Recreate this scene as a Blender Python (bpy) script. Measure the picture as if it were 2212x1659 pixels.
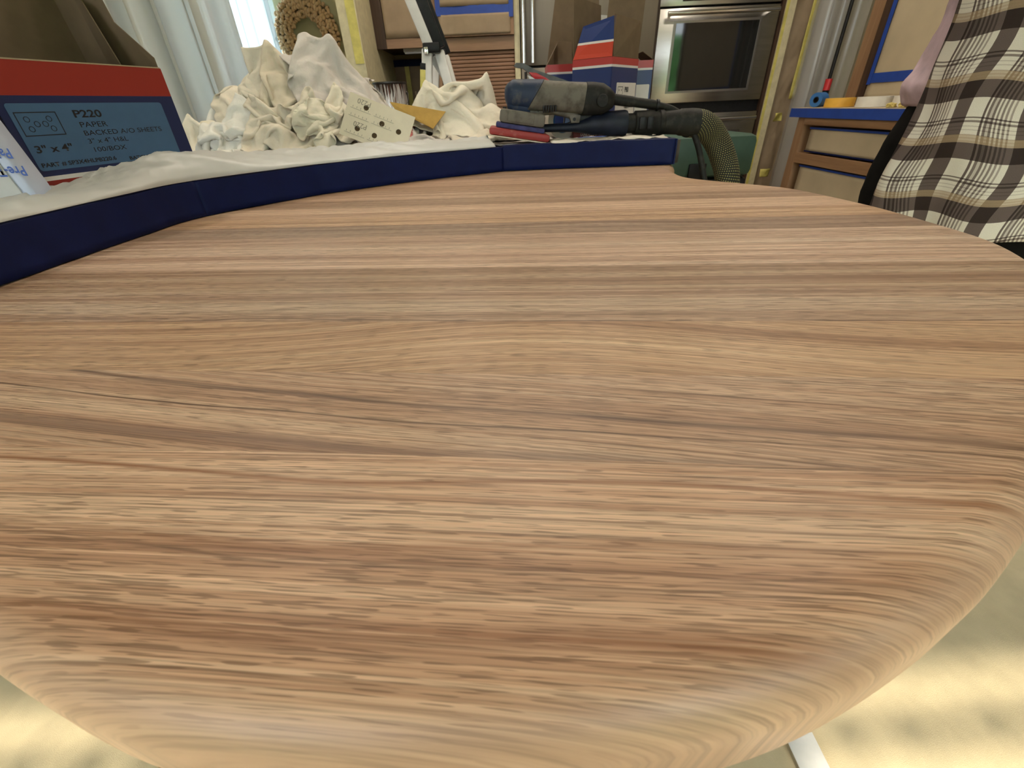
import bpy, bmesh, math, random
import numpy as np
from mathutils import Vector, Matrix, noise as mnoise

for o in list(bpy.data.objects):
    bpy.data.objects.remove(o)
scene = bpy.context.scene
C = scene.collection
R = math.radians
random.seed(4)

# ------------------------------------------------------------------ camera
CAM_Z = 0.98
FPX = 934.0
cam_d = bpy.data.cameras.new('camera')
cam_d.sensor_width = 36.0
cam_d.lens = FPX / 2212.0 * 36.0
cam_d.clip_start = 0.004
cam_d.clip_end = 60
cam = bpy.data.objects.new('camera', cam_d)
C.objects.link(cam)
dn = Vector((68.0, 1453.5, FPX)).normalized()        # gravity seen from the camera (x right, y down, z forward)
upv = -dn
fw = (Vector((0, 0, 1)) - upv * upv.z).normalized()
rt = -fw.cross(upv)
if rt.x < 0:
    rt = -rt
M = Matrix((rt, fw, upv))
cm = Matrix((M.col[0], -M.col[1], -M.col[2])).transposed().to_4x4()
cm.translation = Vector((0, 0, CAM_Z))
cam.matrix_world = cm
scene.camera = cam
cam_d.dof.use_dof = True
cam_d.dof.focus_distance = 0.34
cam_d.dof.aperture_fstop = 24.0

# ------------------------------------------------------------------ world, sun, exposure
world = bpy.data.worlds.new('world')
scene.world = world
world.use_nodes = True
wn = world.node_tree
bg = wn.nodes['Background']
bg.inputs['Color'].default_value = (0.86, 0.95, 1.0, 1)
bg.inputs['Strength'].default_value = 5.5

def add_light(name, kind, loc, rot, energy, color=(1, 1, 1)):
    l = bpy.data.lights.new(name, kind)
    l.energy = energy
    l.color = color
    o = bpy.data.objects.new(name, l)
    o.location = loc
    o.rotation_euler = rot
    C.objects.link(o)
    return o, l

sun, sl = add_light('sun', 'SUN', (0, -6, 6), (R(45), 0, 0), 5.0, (1.0, 0.9, 0.72))
sl.angle = R(1.4)

vs = scene.view_settings
vs.view_transform = 'Standard'
vs.look = 'None'
vs.gamma = 1
vs.use_curve_mapping = False
vs.exposure = 0.5
scene.cycles.max_bounces = 3
scene.cycles.diffuse_bounces = 3
scene.cycles.glossy_bounces = 2
scene.cycles.caustics_reflective = False
scene.cycles.caustics_refractive = False
scene.cycles.transparent_max_bounces = 16
scene.cycles.sample_clamp_indirect = 6

# ------------------------------------------------------------------ object helpers
def tag(o, label=None, cat=None, group=None, kind=None):
    if label: o['label'] = label
    if cat: o['category'] = cat
    if group: o['group'] = group
    if kind: o['kind'] = kind
    return o

def thing(name, label, cat, loc=(0, 0, 0), rz=0, group=None):
    o = bpy.data.objects.new(name, None)
    o.empty_display_size = 0.05
    o.location = loc
    o.rotation_euler = (0, 0, rz)
    C.objects.link(o)
    return tag(o, label, cat, group)

def link(name, me, mat=None, parent=None, loc=None, rot=None):
    o = bpy.data.objects.new(name, me)
    if mat is not None and len(me.materials) == 0:
        me.materials.append(mat)
    C.objects.link(o)
    if parent is not None:
        o.parent = parent
    if loc is not None: o.location = loc
    if rot is not None: o.rotation_euler = rot
    return o

def finish(bm, name, smooth=None):
    bmesh.ops.recalc_face_normals(bm, faces=bm.faces)
    me = bpy.data.meshes.new(name)
    bm.to_mesh(me)
    bm.free()
    if smooth is not None:
        me.polygons.foreach_set('use_smooth', [True] * len(me.polygons))
        me.set_sharp_from_angle(angle=R(smooth))
    me.update()
    return me

def add_box(bm, x0, x1, y0, y1, z0, z1, bevel=0.0, mtx=None):
    vs_ = [bm.verts.new((x, y, z)) for x in (x0, x1) for y in (y0, y1) for z in (z0, z1)]
    idx = [(0, 1, 3, 2), (4, 6, 7, 5), (0, 4, 5, 1), (2, 3, 7, 6), (0, 2, 6, 4), (1, 5, 7, 3)]
    fs = [bm.faces.new([vs_[i] for i in f]) for f in idx]
    geo = vs_
    if bevel > 0:
        es = list({e for f in fs for e in f.edges})
        r = bmesh.ops.bevel(bm, geom=es, offset=bevel, segments=2, affect='EDGES', profile=0.5)
        geo = list({v for v in r['verts']} | {v for v in vs_ if v.is_valid})
    if mtx is not None:
        bmesh.ops.transform(bm, matrix=mtx, verts=[v for v in geo if v.is_valid])

def box(name, x0, x1, y0, y1, z0, z1, mat, parent=None, bevel=0.0, loc=None, rot=None):
    bm = bmesh.new()
    add_box(bm, x0, x1, y0, y1, z0, z1, bevel)
    return link(name, finish(bm, name, 35 if bevel else None), mat, parent, loc, rot)

def prism(name, pts, a, b, mat, parent=None, axis='z', smooth=None, bevel=0.0, loc=None, rot=None):
    """polygon pts (2-D) extruded from a to b along an axis"""
    bm = bmesh.new()
    def P(p, h):
        if axis == 'z': return (p[0], p[1], h)
        if axis == 'y': return (p[0], h, p[1])
        return (h, p[0], p[1])
    lo = [bm.verts.new(P(p, a)) for p in pts]
    hi = [bm.verts.new(P(p, b)) for p in pts]
    n = len(pts)
    bm.faces.new(lo)
    bm.faces.new(hi[::-1])
    for i in range(n):
        bm.faces.new((lo[i], lo[(i + 1) % n], hi[(i + 1) % n], hi[i]))
    if bevel:
        bmesh.ops.bevel(bm, geom=list(bm.edges), offset=bevel, segments=2, affect='EDGES', profile=0.5)
    return link(name, finish(bm, name, smooth if smooth else (35 if bevel else None)), mat, parent, loc, rot)

def catmull(pts, n=8):
    pts = [Vector(p) for p in pts]
    out = []
    for i in range(len(pts) - 1):
        p0 = pts[max(i - 1, 0)]; p1 = pts[i]; p2 = pts[i + 1]; p3 = pts[min(i + 2, len(pts) - 1)]
        for k in range(n):
            t = k / n
            out.append(0.5 * ((2 * p1) + (p2 - p0) * t + (2 * p0 - 5 * p1 + 4 * p2 - p3) * t * t
                              + (3 * p1 - p0 - 3 * p2 + p3) * t ** 3))
    out.append(pts[-1])
    return out

def tube_mesh(path, rad, name='tube', segs=14, caps=True, flat=1.0):
    """tube along a path; rad is a number or a list per point; UV = (length in m, turn)"""
    n = len(path)
    path = [Vector(p) for p in path]
    rr = rad if isinstance(rad, (list, tuple)) else [rad] * n
    bm = bmesh.new()
    uvl = bm.loops.layers.uv.new('UVMap')
    t0 = (path[1] - path[0]).normalized()
    nrm = t0.cross(Vector((0, 0, 1)))
    if nrm.length < 1e-4: nrm = t0.cross(Vector((0, 1, 0)))
    nrm.normalize()
    rings = []; ls = [0.0]
    for i in range(n):
        if i: ls.append(ls[-1] + (path[i] - path[i - 1]).length)
        t = (path[min(i + 1, n - 1)] - path[max(i - 1, 0)]).normalized()
        nrm = (nrm - t * nrm.dot(t)).normalized()
        b = t.cross(nrm)
        rings.append([bm.verts.new(path[i] + nrm * math.cos(a) * rr[i] + b * math.sin(a) * rr[i] * flat)
                      for a in (2 * math.pi * k / segs for k in range(segs))])
    for i in range(n - 1):
        for k in range(segs):
            f = bm.faces.new((rings[i][k], rings[i][(k + 1) % segs], rings[i + 1][(k + 1) % segs], rings[i + 1][k]))
            uv = ((ls[i], k / segs), (ls[i], (k + 1) / segs), (ls[i + 1], (k + 1) / segs), (ls[i + 1], k / segs))
            for lp, q in zip(f.loops, uv): lp[uvl].uv = q
    if caps:
        bm.faces.new(rings[0][::-1]); bm.faces.new(rings[-1])
    return finish(bm, name, 50)

def tube(name, path, rad, mat, parent=None, segs=14, caps=True, flat=1.0, loc=None, rot=None):
    return link(name, tube_mesh(path, rad, name, segs, caps, flat), mat, parent, loc, rot)

def lathe(name, prof, mat, parent=None, segs=32, axis='z', loc=None, rot=None, smooth=40):
    """profile of (radius, height) turned round an axis; closed when first = last"""
    bm = bmesh.new()
    rings = []
    for r, h in prof:
        rings.append([bm.verts.new((r * math.cos(2 * math.pi * k / segs), r * math.sin(2 * math.pi * k / segs), h))
                      for k in range(segs)])
    for i in range(len(prof) - 1):
        for k in range(segs):
            bm.faces.new((rings[i][k], rings[i][(k + 1) % segs], rings[i + 1][(k + 1) % segs], rings[i + 1][k]))
    bmesh.ops.remove_doubles(bm, verts=bm.verts, dist=1e-6)
    if axis == 'x': bmesh.ops.rotate(bm, cent=(0, 0, 0), matrix=Matrix.Rotation(R(90), 3, 'Y'), verts=bm.verts)
    if axis == 'y': bmesh.ops.rotate(bm, cent=(0, 0, 0), matrix=Matrix.Rotation(R(-90), 3, 'X'), verts=bm.verts)
    return link(name, finish(bm, name, smooth), mat, parent, loc, rot)

def grid_mesh(name, P, uv=None, smooth=60, closed_u=False):
    """P: array (nu, nv, 3) -> quad sheet with UVs"""
    nu, nv = P.shape[:2]
    verts = P.reshape(-1, 3).tolist()
    faces = []
    for i in range(nu if closed_u else nu - 1):
        for j in range(nv - 1):
            i2 = (i + 1) % nu
            faces.append((i * nv + j, i2 * nv + j, i2 * nv + j + 1, i * nv + j + 1))
    me = bpy.data.meshes.new(name)
    me.from_pydata(verts, [], faces)
    if uv is not None:
        ul = me.uv_layers.new(name='UVMap')
        flat = uv.reshape(-1, 2)
        li = np.empty(len(me.loops), dtype=np.int32)
        me.loops.foreach_get('vertex_index', li)
        ul.data.foreach_set('uv', flat[li].astype(np.float32).ravel())
    me.polygons.foreach_set('use_smooth', [True] * len(me.polygons))
    if smooth: me.set_sharp_from_angle(angle=R(smooth))
    me.update()
    return me

def solid(o, th, offset=0.0, sub=0):
    if sub:
        m = o.modifiers.new('sub', 'SUBSURF'); m.levels = sub; m.render_levels = sub
    m = o.modifiers.new('solid', 'SOLIDIFY'); m.thickness = th; m.offset = offset
    return o

def loft(name, secs, mat, parent=None, axis='x', n=20, sub=0, power=2.6, smooth=45, shear=None, loc=None, rot=None):
    """superellipse sections along an axis. secs: (pos, c1, c2, h1, h2): centre and half sizes across"""
    bm = bmesh.new()
    rings = []
    for s in secs:
        pos, c1, c2, h1, h2 = s[:5]
        sk = s[5] if len(s) > 5 else 0.0
        ring = []
        for k in range(n):
            a = 2 * math.pi * (k + 0.5) / n
            ca, sa = math.cos(a), math.sin(a)
            q1 = math.copysign(abs(ca) ** (2 / power), ca) * h1
            q2 = math.copysign(abs(sa) ** (2 / power), sa) * h2
            if axis == 'x': ring.append(bm.verts.new((pos + sk * q2, c1 + q1, c2 + q2)))
            elif axis == 'y': ring.append(bm.verts.new((c1 + q1, pos + sk * q2, c2 + q2)))
            else: ring.append(bm.verts.new((c1 + q1, c2 + q2, pos)))
        rings.append(ring)
    for i in range(len(rings) - 1):
        for k in range(n):
            bm.faces.new((rings[i][k], rings[i][(k + 1) % n], rings[i + 1][(k + 1) % n], rings[i + 1][k]))
    bm.faces.new(rings[0][::-1]); bm.faces.new(rings[-1])
    o = link(name, finish(bm, name, smooth), mat, parent, loc, rot)
    return o

def text_mesh(s, size, name='print', align='LEFT', bold=False, space=1.0):
    cu = bpy.data.curves.new(name, 'FONT')
    cu.body = s
    cu.size = size
    cu.align_x = align
    cu.space_character = space
    cu.resolution_u = 3
    if bold: cu.offset = size * 0.022
    ob = bpy.data.objects.new(name, cu)
    C.objects.link(ob)
    dg = bpy.context.evaluated_depsgraph_get()
    dg.update()
    me = bpy.data.meshes.new_from_object(ob.evaluated_get(dg))
    bpy.data.objects.remove(ob)
    bpy.data.curves.remove(cu)
    me.materials.clear()
    return me

def bake_mods(o):
    dg = bpy.context.evaluated_depsgraph_get()
    dg.update()
    me = bpy.data.meshes.new_from_object(o.evaluated_get(dg))
    o.modifiers.clear()
    o.data = me
    return o

# ------------------------------------------------------------------ materials
def new_mat(name):
    m = bpy.data.materials.new(name)
    m.use_nodes = True
    nt = m.node_tree
    return m, nt, nt.nodes['Principled BSDF']

def N(nt, kind, **kw):
    n = nt.nodes.new(kind)
    for k, v in kw.items():
        if k in ('operation', 'blend_type', 'data_type', 'attribute_type', 'attribute_name', 'noise_dimensions',
                 'wave_type', 'bands_direction', 'feature', 'distance', 'interpolation_type', 'use_clamp', 'clamp'):
            setattr(n, k, v)
        else:
            n.inputs[k.replace('_', ' ') if isinstance(k, str) else k].default_value = v
    return n

def math_(nt, op, a, b=None, c=None, clamp=False):
    n = nt.nodes.new('ShaderNodeMath')
    n.operation = op
    n.use_clamp = clamp
    for i, v in enumerate((a, b, c)):
        if v is None: continue
        if isinstance(v, (int, float)): n.inputs[i].default_value = v
        else: nt.links.new(v, n.inputs[i])
    return n.outputs[0]

def mix_(nt, fac, a, b, blend='MIX'):
    n = nt.nodes.new('ShaderNodeMix')
    n.data_type = 'RGBA'
    n.blend_type = blend
    for sock, v in ((n.inputs[0], fac), (n.inputs[6], a), (n.inputs[7], b)):
        if isinstance(v, (int, float)): sock.default_value = v
        elif isinstance(v, tuple): sock.default_value = (*v[:3], 1)
        else: nt.links.new(v, sock)
    return n.outputs[2]

def ramp_(nt, fac, stops, interp='LINEAR'):
    n = nt.nodes.new('ShaderNodeValToRGB')
    n.color_ramp.interpolation = interp
    el = n.color_ramp.elements
    while len(el) > len(stops): el.remove(el[-1])
    while len(el) < len(stops): el.new(1.0)
    for e, (p, c) in zip(el, stops):
        e.position = p
        e.color = (*c[:3], 1) if isinstance(c, tuple) else (c, c, c, 1)
    nt.links.new(fac, n.inputs[0])
    return n.outputs[0]

def noise_(nt, vec, scale, detail=2.0, rough=0.5, dist=0.0):
    n = nt.nodes.new('ShaderNodeTexNoise')
    n.inputs['Scale'].default_value = scale
    n.inputs['Detail'].default_value = detail
    n.inputs['Roughness'].default_value = rough
    n.inputs['Distortion'].default_value = dist
    if vec is not None: nt.links.new(vec, n.inputs['Vector'])
    return n.outputs[0]

def mapping_(nt, vec, scale=(1, 1, 1), loc=(0, 0, 0), rot=(0, 0, 0)):
    n = nt.nodes.new('ShaderNodeMapping')
    n.inputs['Scale'].default_value = scale
    n.inputs['Location'].default_value = loc
    n.inputs['Rotation'].default_value = rot
    nt.links.new(vec, n.inputs['Vector'])
    return n.outputs[0]

def coord_(nt, what='Object'):
    return nt.nodes.new('ShaderNodeTexCoord').outputs[what]

def bump_(nt, bsdf, h, strength=0.2, dist=0.01):
    b = nt.nodes.new('ShaderNodeBump')
    b.inputs['Strength'].default_value = strength
    b.inputs['Distance'].default_value = dist
    nt.links.new(h, b.inputs['Height'])
    nt.links.new(b.outputs[0], bsdf.inputs['Normal'])

def pm(name, col, rough=0.6, var=0.12, scale=30.0, bump=0.0, bscale=None, bdist=0.002, metal=0.0,
       stretch=(1, 1, 1), col2=None, spec=0.5, coat=0.0, thresh=None, detail=3.0):
    """plain procedural surface: base colour with a noise variation, optional second colour in patches, optional relief"""
    m, nt, b = new_mat(name)
    vec = mapping_(nt, coord_(nt), stretch)
    nz = noise_(nt, vec, scale, detail, 0.6)
    if col2 is None:
        col2 = tuple(max(0.0, c * (1 - var * 2.2)) for c in col)
        colb = tuple(min(1.0, c * (1 + var * 1.2)) for c in col)
    else:
        colb = col
    lo, hi = thresh if thresh else (0.3, 0.7)
    cc = ramp_(nt, nz, [(lo, col2), (hi, colb)])
    nt.links.new(cc, b.inputs['Base Color'])
    b.inputs['Roughness'].default_value = rough
    b.inputs['Metallic'].default_value = metal
    b.inputs['Specular IOR Level'].default_value = spec
    b.inputs['Coat Weight'].default_value = coat
    if bump:
        h = noise_(nt, vec, bscale or scale * 3, 3.0, 0.6)
        bump_(nt, b, h, bump, bdist)
    return m

def sheer(name, col, transp, transl, rough=0.4, scale=20, var=0.08, gloss=0.06):
    """thin film or gauze: diffuse + translucent + see-through"""
    m, nt, b = new_mat(name)
    nt.nodes.remove(b)
    out = nt.nodes['Material Output']
    nz = noise_(nt, mapping_(nt, coord_(nt), (1, 1, 0.25)), scale, 3)
    cc = ramp_(nt, nz, [(0.25, tuple(c * (1 - var) for c in col)), (0.75, col)])
    d = nt.nodes.new('ShaderNodeBsdfDiffuse'); nt.links.new(cc, d.inputs[0])
    t = nt.nodes.new('ShaderNodeBsdfTranslucent'); nt.links.new(cc, t.inputs[0])
    g = nt.nodes.new('ShaderNodeBsdfGlossy'); g.inputs['Roughness'].default_value = rough
    tr = nt.nodes.new('ShaderNodeBsdfTransparent')
    def mx(f, a, c):
        n = nt.nodes.new('ShaderNodeMixShader'); n.inputs[0].default_value = f
        nt.links.new(a, n.inputs[1]); nt.links.new(c, n.inputs[2]); return n.outputs[0]
    s = mx(transl, d.outputs[0], t.outputs[0])
    s = mx(gloss, s, g.outputs[0])
    s = mx(transp, s, tr.outputs[0])
    nt.links.new(s, out.inputs[0])
    return m

def glass(name, tint=(1, 1, 1), gl=0.06):
    m, nt, b = new_mat(name)
    nt.nodes.remove(b)
    tr = nt.nodes.new('ShaderNodeBsdfTransparent'); tr.inputs[0].default_value = (*tint, 1)
    g = nt.nodes.new('ShaderNodeBsdfGlossy'); g.inputs['Roughness'].default_value = 0.02
    mx = nt.nodes.new('ShaderNodeMixShader'); mx.inputs[0].default_value = gl
    nt.links.new(tr.outputs[0], mx.inputs[1]); nt.links.new(g.outputs[0], mx.inputs[2])
    nt.links.new(mx.outputs[0], nt.nodes['Material Output'].inputs[0])
    return m

def wood(name, light, dark, along='x', fine=300, band=40, rough=0.5, contrast=0.6, axis_stretch=0.05, bump=0.12):
    """plain straight-grained timber for cabinets"""
    m, nt, b = new_mat(name)
    st = {'x': (axis_stretch, 1, 1), 'y': (1, axis_stretch, 1), 'z': (1, 1, axis_stretch)}[along]
    v = mapping_(nt, coord_(nt), st)
    n1 = noise_(nt, v, band, 3, 0.6, 0.6)
    n2 = noise_(nt, v, fine, 2, 0.6)
    f = math_(nt, 'ADD', math_(nt, 'MULTIPLY', n1, 0.7), math_(nt, 'MULTIPLY', n2, 0.3))
    c = ramp_(nt, f, [(0.5 - contrast * 0.3, dark), (0.5 + contrast * 0.3, light)])
    nt.links.new(c, b.inputs['Base Color'])
    b.inputs['Roughness'].default_value = rough
    bump_(nt, b, n2, bump, 0.001)
    return m

MT = {}
MT['wall_yellow'] = pm('yellow_wall_paint', (0.60, 0.53, 0.30), 0.75, 0.04, 8, 0.05, 120)
MT['wall_white'] = pm('white_wall_paint', (0.74, 0.70, 0.62), 0.8, 0.03, 6)
MT['ceiling'] = pm('ceiling_paint', (0.80, 0.78, 0.73), 0.9, 0.02, 6)
MT['floor'] = wood('floor_boards', (0.52, 0.39, 0.24), (0.38, 0.26, 0.15), 'y')
MT['canvas'] = pm('canvas_drop_cloth', (0.66, 0.55, 0.35), 0.9, 0.05, 14, 0.3, 900)
MT['paper'] = pm('kraft_masking_paper', (0.36, 0.27, 0.175), 0.75, 0.07, 10, 0.25, 25, 0.004)
MT['paper_tan'] = pm('tan_masking_paper', (0.52, 0.43, 0.29), 0.75, 0.05, 6, 0.2, 14, 0.004)
MT['blue_tape'] = pm('blue_masking_tape', (0.003, 0.0085, 0.060), 0.62, 0.08, 30, 0.15, 220, 0.0006, spec=0.2)  # shaded copy of the tape: the shade is put into the darker colour
MT['blue_tape_lit'] = pm('bright_blue_masking_tape', (0.02, 0.065, 0.36), 0.5, 0.06, 20, 0.1, 160, 0.0006)  # lit copy of the same tape, brighter in colour
MT['yellow_tape'] = pm('yellow_masking_tape', (0.74, 0.66, 0.18), 0.55, 0.08, 24)
MT['oak'] = wood('oak_cabinet', (0.36, 0.215, 0.115), (0.23, 0.125, 0.065), 'z')
MT['oak_h'] = wood('oak_cabinet_rail', (0.38, 0.225, 0.115), (0.24, 0.13, 0.065), 'y')
MT['oak_x'] = wood('oak_cabinet_cross_rail', (0.36, 0.215, 0.12), (0.24, 0.14, 0.08), 'x')
MT['tambour'] = wood('tambour_slat', (0.36, 0.20, 0.12), (0.25, 0.13, 0.075), 'x')
MT['oak_dark'] = wood('dark_oak', (0.075, 0.04, 0.022), (0.04, 0.02, 0.012), 'z')
MT['steel'] = pm('brushed_steel', (0.40, 0.385, 0.36), 0.28, 0.05, 60, 0.04, 400, 0.0005, 1.0, (1, 1, 14))
MT['steel_h'] = pm('brushed_steel_cross', (0.62, 0.60, 0.57), 0.27, 0.05, 60, 0.03, 400, 0.0005, 1.0, (0.08, 1, 1))
MT['chrome'] = pm('polished_handle', (0.85, 0.86, 0.87), 0.16, 0.02, 20, metal=1.0)
MT['fridge'] = pm('fridge_panel', (0.235, 0.205, 0.165), 0.42, 0.04, 12, 0.03, 300, 0.0005, 0.55, (1, 1, 0.1))
MT['black_glass'] = pm('oven_glass', (0.010, 0.011, 0.011), 0.05, 0.1, 5, spec=0.7)
MT['black'] = pm('black_plastic', (0.009, 0.009, 0.010), 0.45, 0.2, 60, spec=0.3)
MT['black_matte'] = pm('black_rubber', (0.012, 0.0115, 0.010), 0.6, 0.25, 60, 0.2, 300, 0.0006, col2=(0.028, 0.026, 0.021), thresh=(0.34, 0.5), spec=0.25)
MT['white_paint'] = pm('white_enamel', (0.80, 0.80, 0.78), 0.35, 0.03, 20)
MT['cream_paint'] = pm('cream_painted_post', (0.72, 0.65, 0.42), 0.6, 0.06, 30, 0.08, 200)
MT['kraft'] = pm('kraft_board', (0.15, 0.10, 0.056), 0.8, 0.06, 40, 0.08, 300, 0.0006)
MT['kraft_light'] = pm('kraft_board_edge', (0.42, 0.33, 0.22), 0.8, 0.06, 60)
MT['navy_card'] = pm('navy_printed_card', (0.012, 0.028, 0.12), 0.32, 0.05, 40)
MT['red_card'] = pm('red_printed_card', (0.42, 0.035, 0.02), 0.34, 0.05, 40)
MT['white_card'] = pm('white_printed_line', (0.75, 0.70, 0.66), 0.4, 0.03, 40)
MT['blue_label'] = pm('light_blue_sticker', (0.05, 0.125, 0.25), 0.5, 0.04, 30)
MT['ink'] = pm('black_print', (0.006, 0.007, 0.012), 0.5, 0.05, 30)
MT['ink_blue'] = pm('blue_print', (0.05, 0.11, 0.40), 0.5, 0.05, 30)
MT['ink_faint'] = pm('faint_grey_print', (0.30, 0.26, 0.20), 0.7, 0.05, 60)
MT['sticker'] = pm('white_sticker', (0.72, 0.68, 0.64), 0.5, 0.03, 30)
MT['film'] = sheer('milky_masking_film', (0.88, 0.86, 0.82), 0.10, 0.32, 0.35, 30, 0.06, 0.06)
MT['plastic'] = sheer('hanging_plastic_sheet', (0.80, 0.80, 0.76), 0.06, 0.38, 0.3, 6, 0.06, 0.05)
MT['plastic_clear'] = sheer('clear_plastic_sheet', (0.80, 0.81, 0.80), 0.52, 0.35, 0.2, 6, 0.05, 0.10)
MT['gauze'] = sheer('sheer_curtain_gauze', (0.62, 0.80, 0.86), 0.05, 0.40, 0.6, 10, 0.05, 0.0)
MT['glass'] = glass('window_glass')
MT['pane_frame'] = pm('window_frame_paint', (0.75, 0.74, 0.70), 0.5, 0.03, 20)
RAGC = [(0.76, 0.68, 0.56), (0.80, 0.77, 0.71), (0.70, 0.61, 0.48), (0.62, 0.57, 0.53), (0.82, 0.75, 0.62), (0.66, 0.62, 0.59)]
for i, c in enumerate(RAGC):
    MT['rag%d' % i] = pm('cotton_rag_%d' % i, c, 0.92, 0.05, 9, 0.55, 48, 0.006)
MT['grey_plastic'] = pm('dusty_grey_plastic', (0.16, 0.143, 0.115), 0.6, 0.12, 38, 0.2, 240, 0.0008, col2=(0.075, 0.065, 0.05), thresh=(0.33, 0.56), spec=0.3)
MT['blue_plastic'] = pm('dusty_blue_plastic', (0.020, 0.033, 0.068), 0.5, 0.2, 40, 0.1, 200, 0.0006, col2=(0.085, 0.085, 0.085), thresh=(0.30, 0.46), spec=0.3)
MT['duct_blue'] = pm('dark_blue_duct', (0.009, 0.013, 0.026), 0.5, 0.2, 50, 0.1, 200, 0.0006, spec=0.3)
MT['pad_blue'] = pm('violet_foam_pad', (0.05, 0.05, 0.16), 0.8, 0.2, 80, 0.3, 500, 0.0008)
MT['pad_red'] = pm('worn_red_pad', (0.33, 0.035, 0.03), 0.55, 0.15, 60, 0.15, 200, 0.0006, col2=(0.42, 0.13, 0.10), thresh=(0.28, 0.42))
MT['sheet'] = pm('cream_sandpaper_back', (0.78, 0.69, 0.53), 0.8, 0.03, 30)
MT['ochre'] = pm('ochre_sandpaper', (0.50, 0.30, 0.07), 0.85, 0.06, 60, 0.2, 900, 0.0004)
MT['green'] = pm('teal_green_plastic', (0.045, 0.10, 0.075), 0.45, 0.06, 20)
MT['skin'] = pm('skin', (0.62, 0.40, 0.30), 0.5, 0.05, 40)
MT['hair'] = pm('dark_hair', (0.06, 0.035, 0.02), 0.5, 0.3, 60, 0.4, 200, 0.002, stretch=(1, 1, 0.1))
MT['pink'] = pm('pink_knit', (0.66, 0.49, 0.56), 0.9, 0.05, 60, 0.25, 900, 0.0008)
MT['trouser'] = pm('black_trouser_cloth', (0.007, 0.0065, 0.006), 0.9, 0.25, 30, 0.3, 700, 0.0008, spec=0.1)
MT['shoe'] = pm('dark_shoe', (0.03, 0.028, 0.026), 0.5, 0.1, 30)
MT['leaf'] = pm('dry_leaf', (0.22, 0.15, 0.07), 0.8, 0.2, 60, col2=(0.10, 0.06, 0.03))
MT['straw'] = pm('yellow_crumpled_tape', (0.62, 0.50, 0.16), 0.7, 0.15, 80)
MT['hedge'] = pm('hedge_leaves', (0.14, 0.36, 0.10), 0.7, 0.3, 6, 0.5, 20, 0.05)
MT['lawn'] = pm('lawn', (0.16, 0.32, 0.09), 0.9, 0.2, 4)
MT['orange_roll'] = pm('amber_tape_roll', (0.78, 0.44, 0.06), 0.5, 0.04, 30)
MT['white_roll'] = pm('white_tape_roll', (0.76, 0.73, 0.66), 0.6, 0.03, 30)
MT['blue_roll'] = pm('blue_tape_roll', (0.04, 0.16, 0.42), 0.45, 0.05, 30)
MT['red_gloss'] = pm('red_plastic', (0.55, 0.03, 0.035), 0.35, 0.05, 30)
MT['white_gloss'] = pm('white_plastic', (0.78, 0.77, 0.75), 0.35, 0.03, 30)
MT['metal_dark'] = pm('dark_steel_tool', (0.09, 0.085, 0.08), 0.4, 0.15, 60, metal=0.8)
MT['stone'] = pm('dark_stone_slab', (0.10, 0.09, 0.08), 0.3, 0.3, 40)
MT['nut'] = pm('nut_shell', (0.72, 0.46, 0.24), 0.6, 0.14, 40, 0.2, 90, 0.002)
MT['subtop'] = wood('reddish_underlayer', (0.42, 0.20, 0.10), (0.30, 0.13, 0.06), 'x')

def carded(name, c_lo, rows):
    """printed card: colour by height; rows = [(z0, colour), ...] in local metres, rising"""
    m, nt, b = new_mat(name)
    sep = nt.nodes.new('ShaderNodeSeparateXYZ')
    nt.links.new(coord_(nt), sep.inputs[0])
    z = sep.outputs[2]
    nz = noise_(nt, coord_(nt), 300, 2)
    cur = mix_(nt, nz, tuple(c * 0.85 for c in c_lo), c_lo)
    for z0, c in rows:
        k = math_(nt, 'GREATER_THAN', z, z0)
        cur = mix_(nt, k, cur, c)
    nt.links.new(cur, b.inputs['Base Color'])
    b.inputs['Roughness'].default_value = 0.36
    return m

def red_streak():
    m = MT['rag5'].copy(); m.name = 'cotton_rag_red_streak'
    nt = m.node_tree; b = nt.nodes['Principled BSDF']
    old = b.inputs['Base Color'].links[0].from_socket
    sep = nt.nodes.new('ShaderNodeSeparateXYZ'); nt.links.new(coord_(nt), sep.inputs[0])
    wob = noise_(nt, coord_(nt), 30, 2)
    d = math_(nt, 'ABSOLUTE', math_(nt, 'SUBTRACT', math_(nt, 'ADD', sep.outputs[0], math_(nt, 'MULTIPLY', wob, .02)), .034))
    k = math_(nt, 'MULTIPLY', math_(nt, 'LESS_THAN', d, .0035), .8)
    nt.links.new(mix_(nt, k, old, (.50, .05, .04)), b.inputs['Base Color'])
    return m
MT['rag_red'] = red_streak()
NAVY, RED, WHITE = (0.009, 0.020, 0.085), (0.30, 0.024, 0.015), (0.72, 0.68, 0.66)

# ================================================================== THE ROOM
def struct(name, boxes, mat, parent=None):
    bm = bmesh.new()
    for b in boxes: add_box(bm, *b)
    o = link(name, finish(bm, name), mat, parent)
    if parent is None: o['kind'] = 'structure'
    return o

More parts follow.
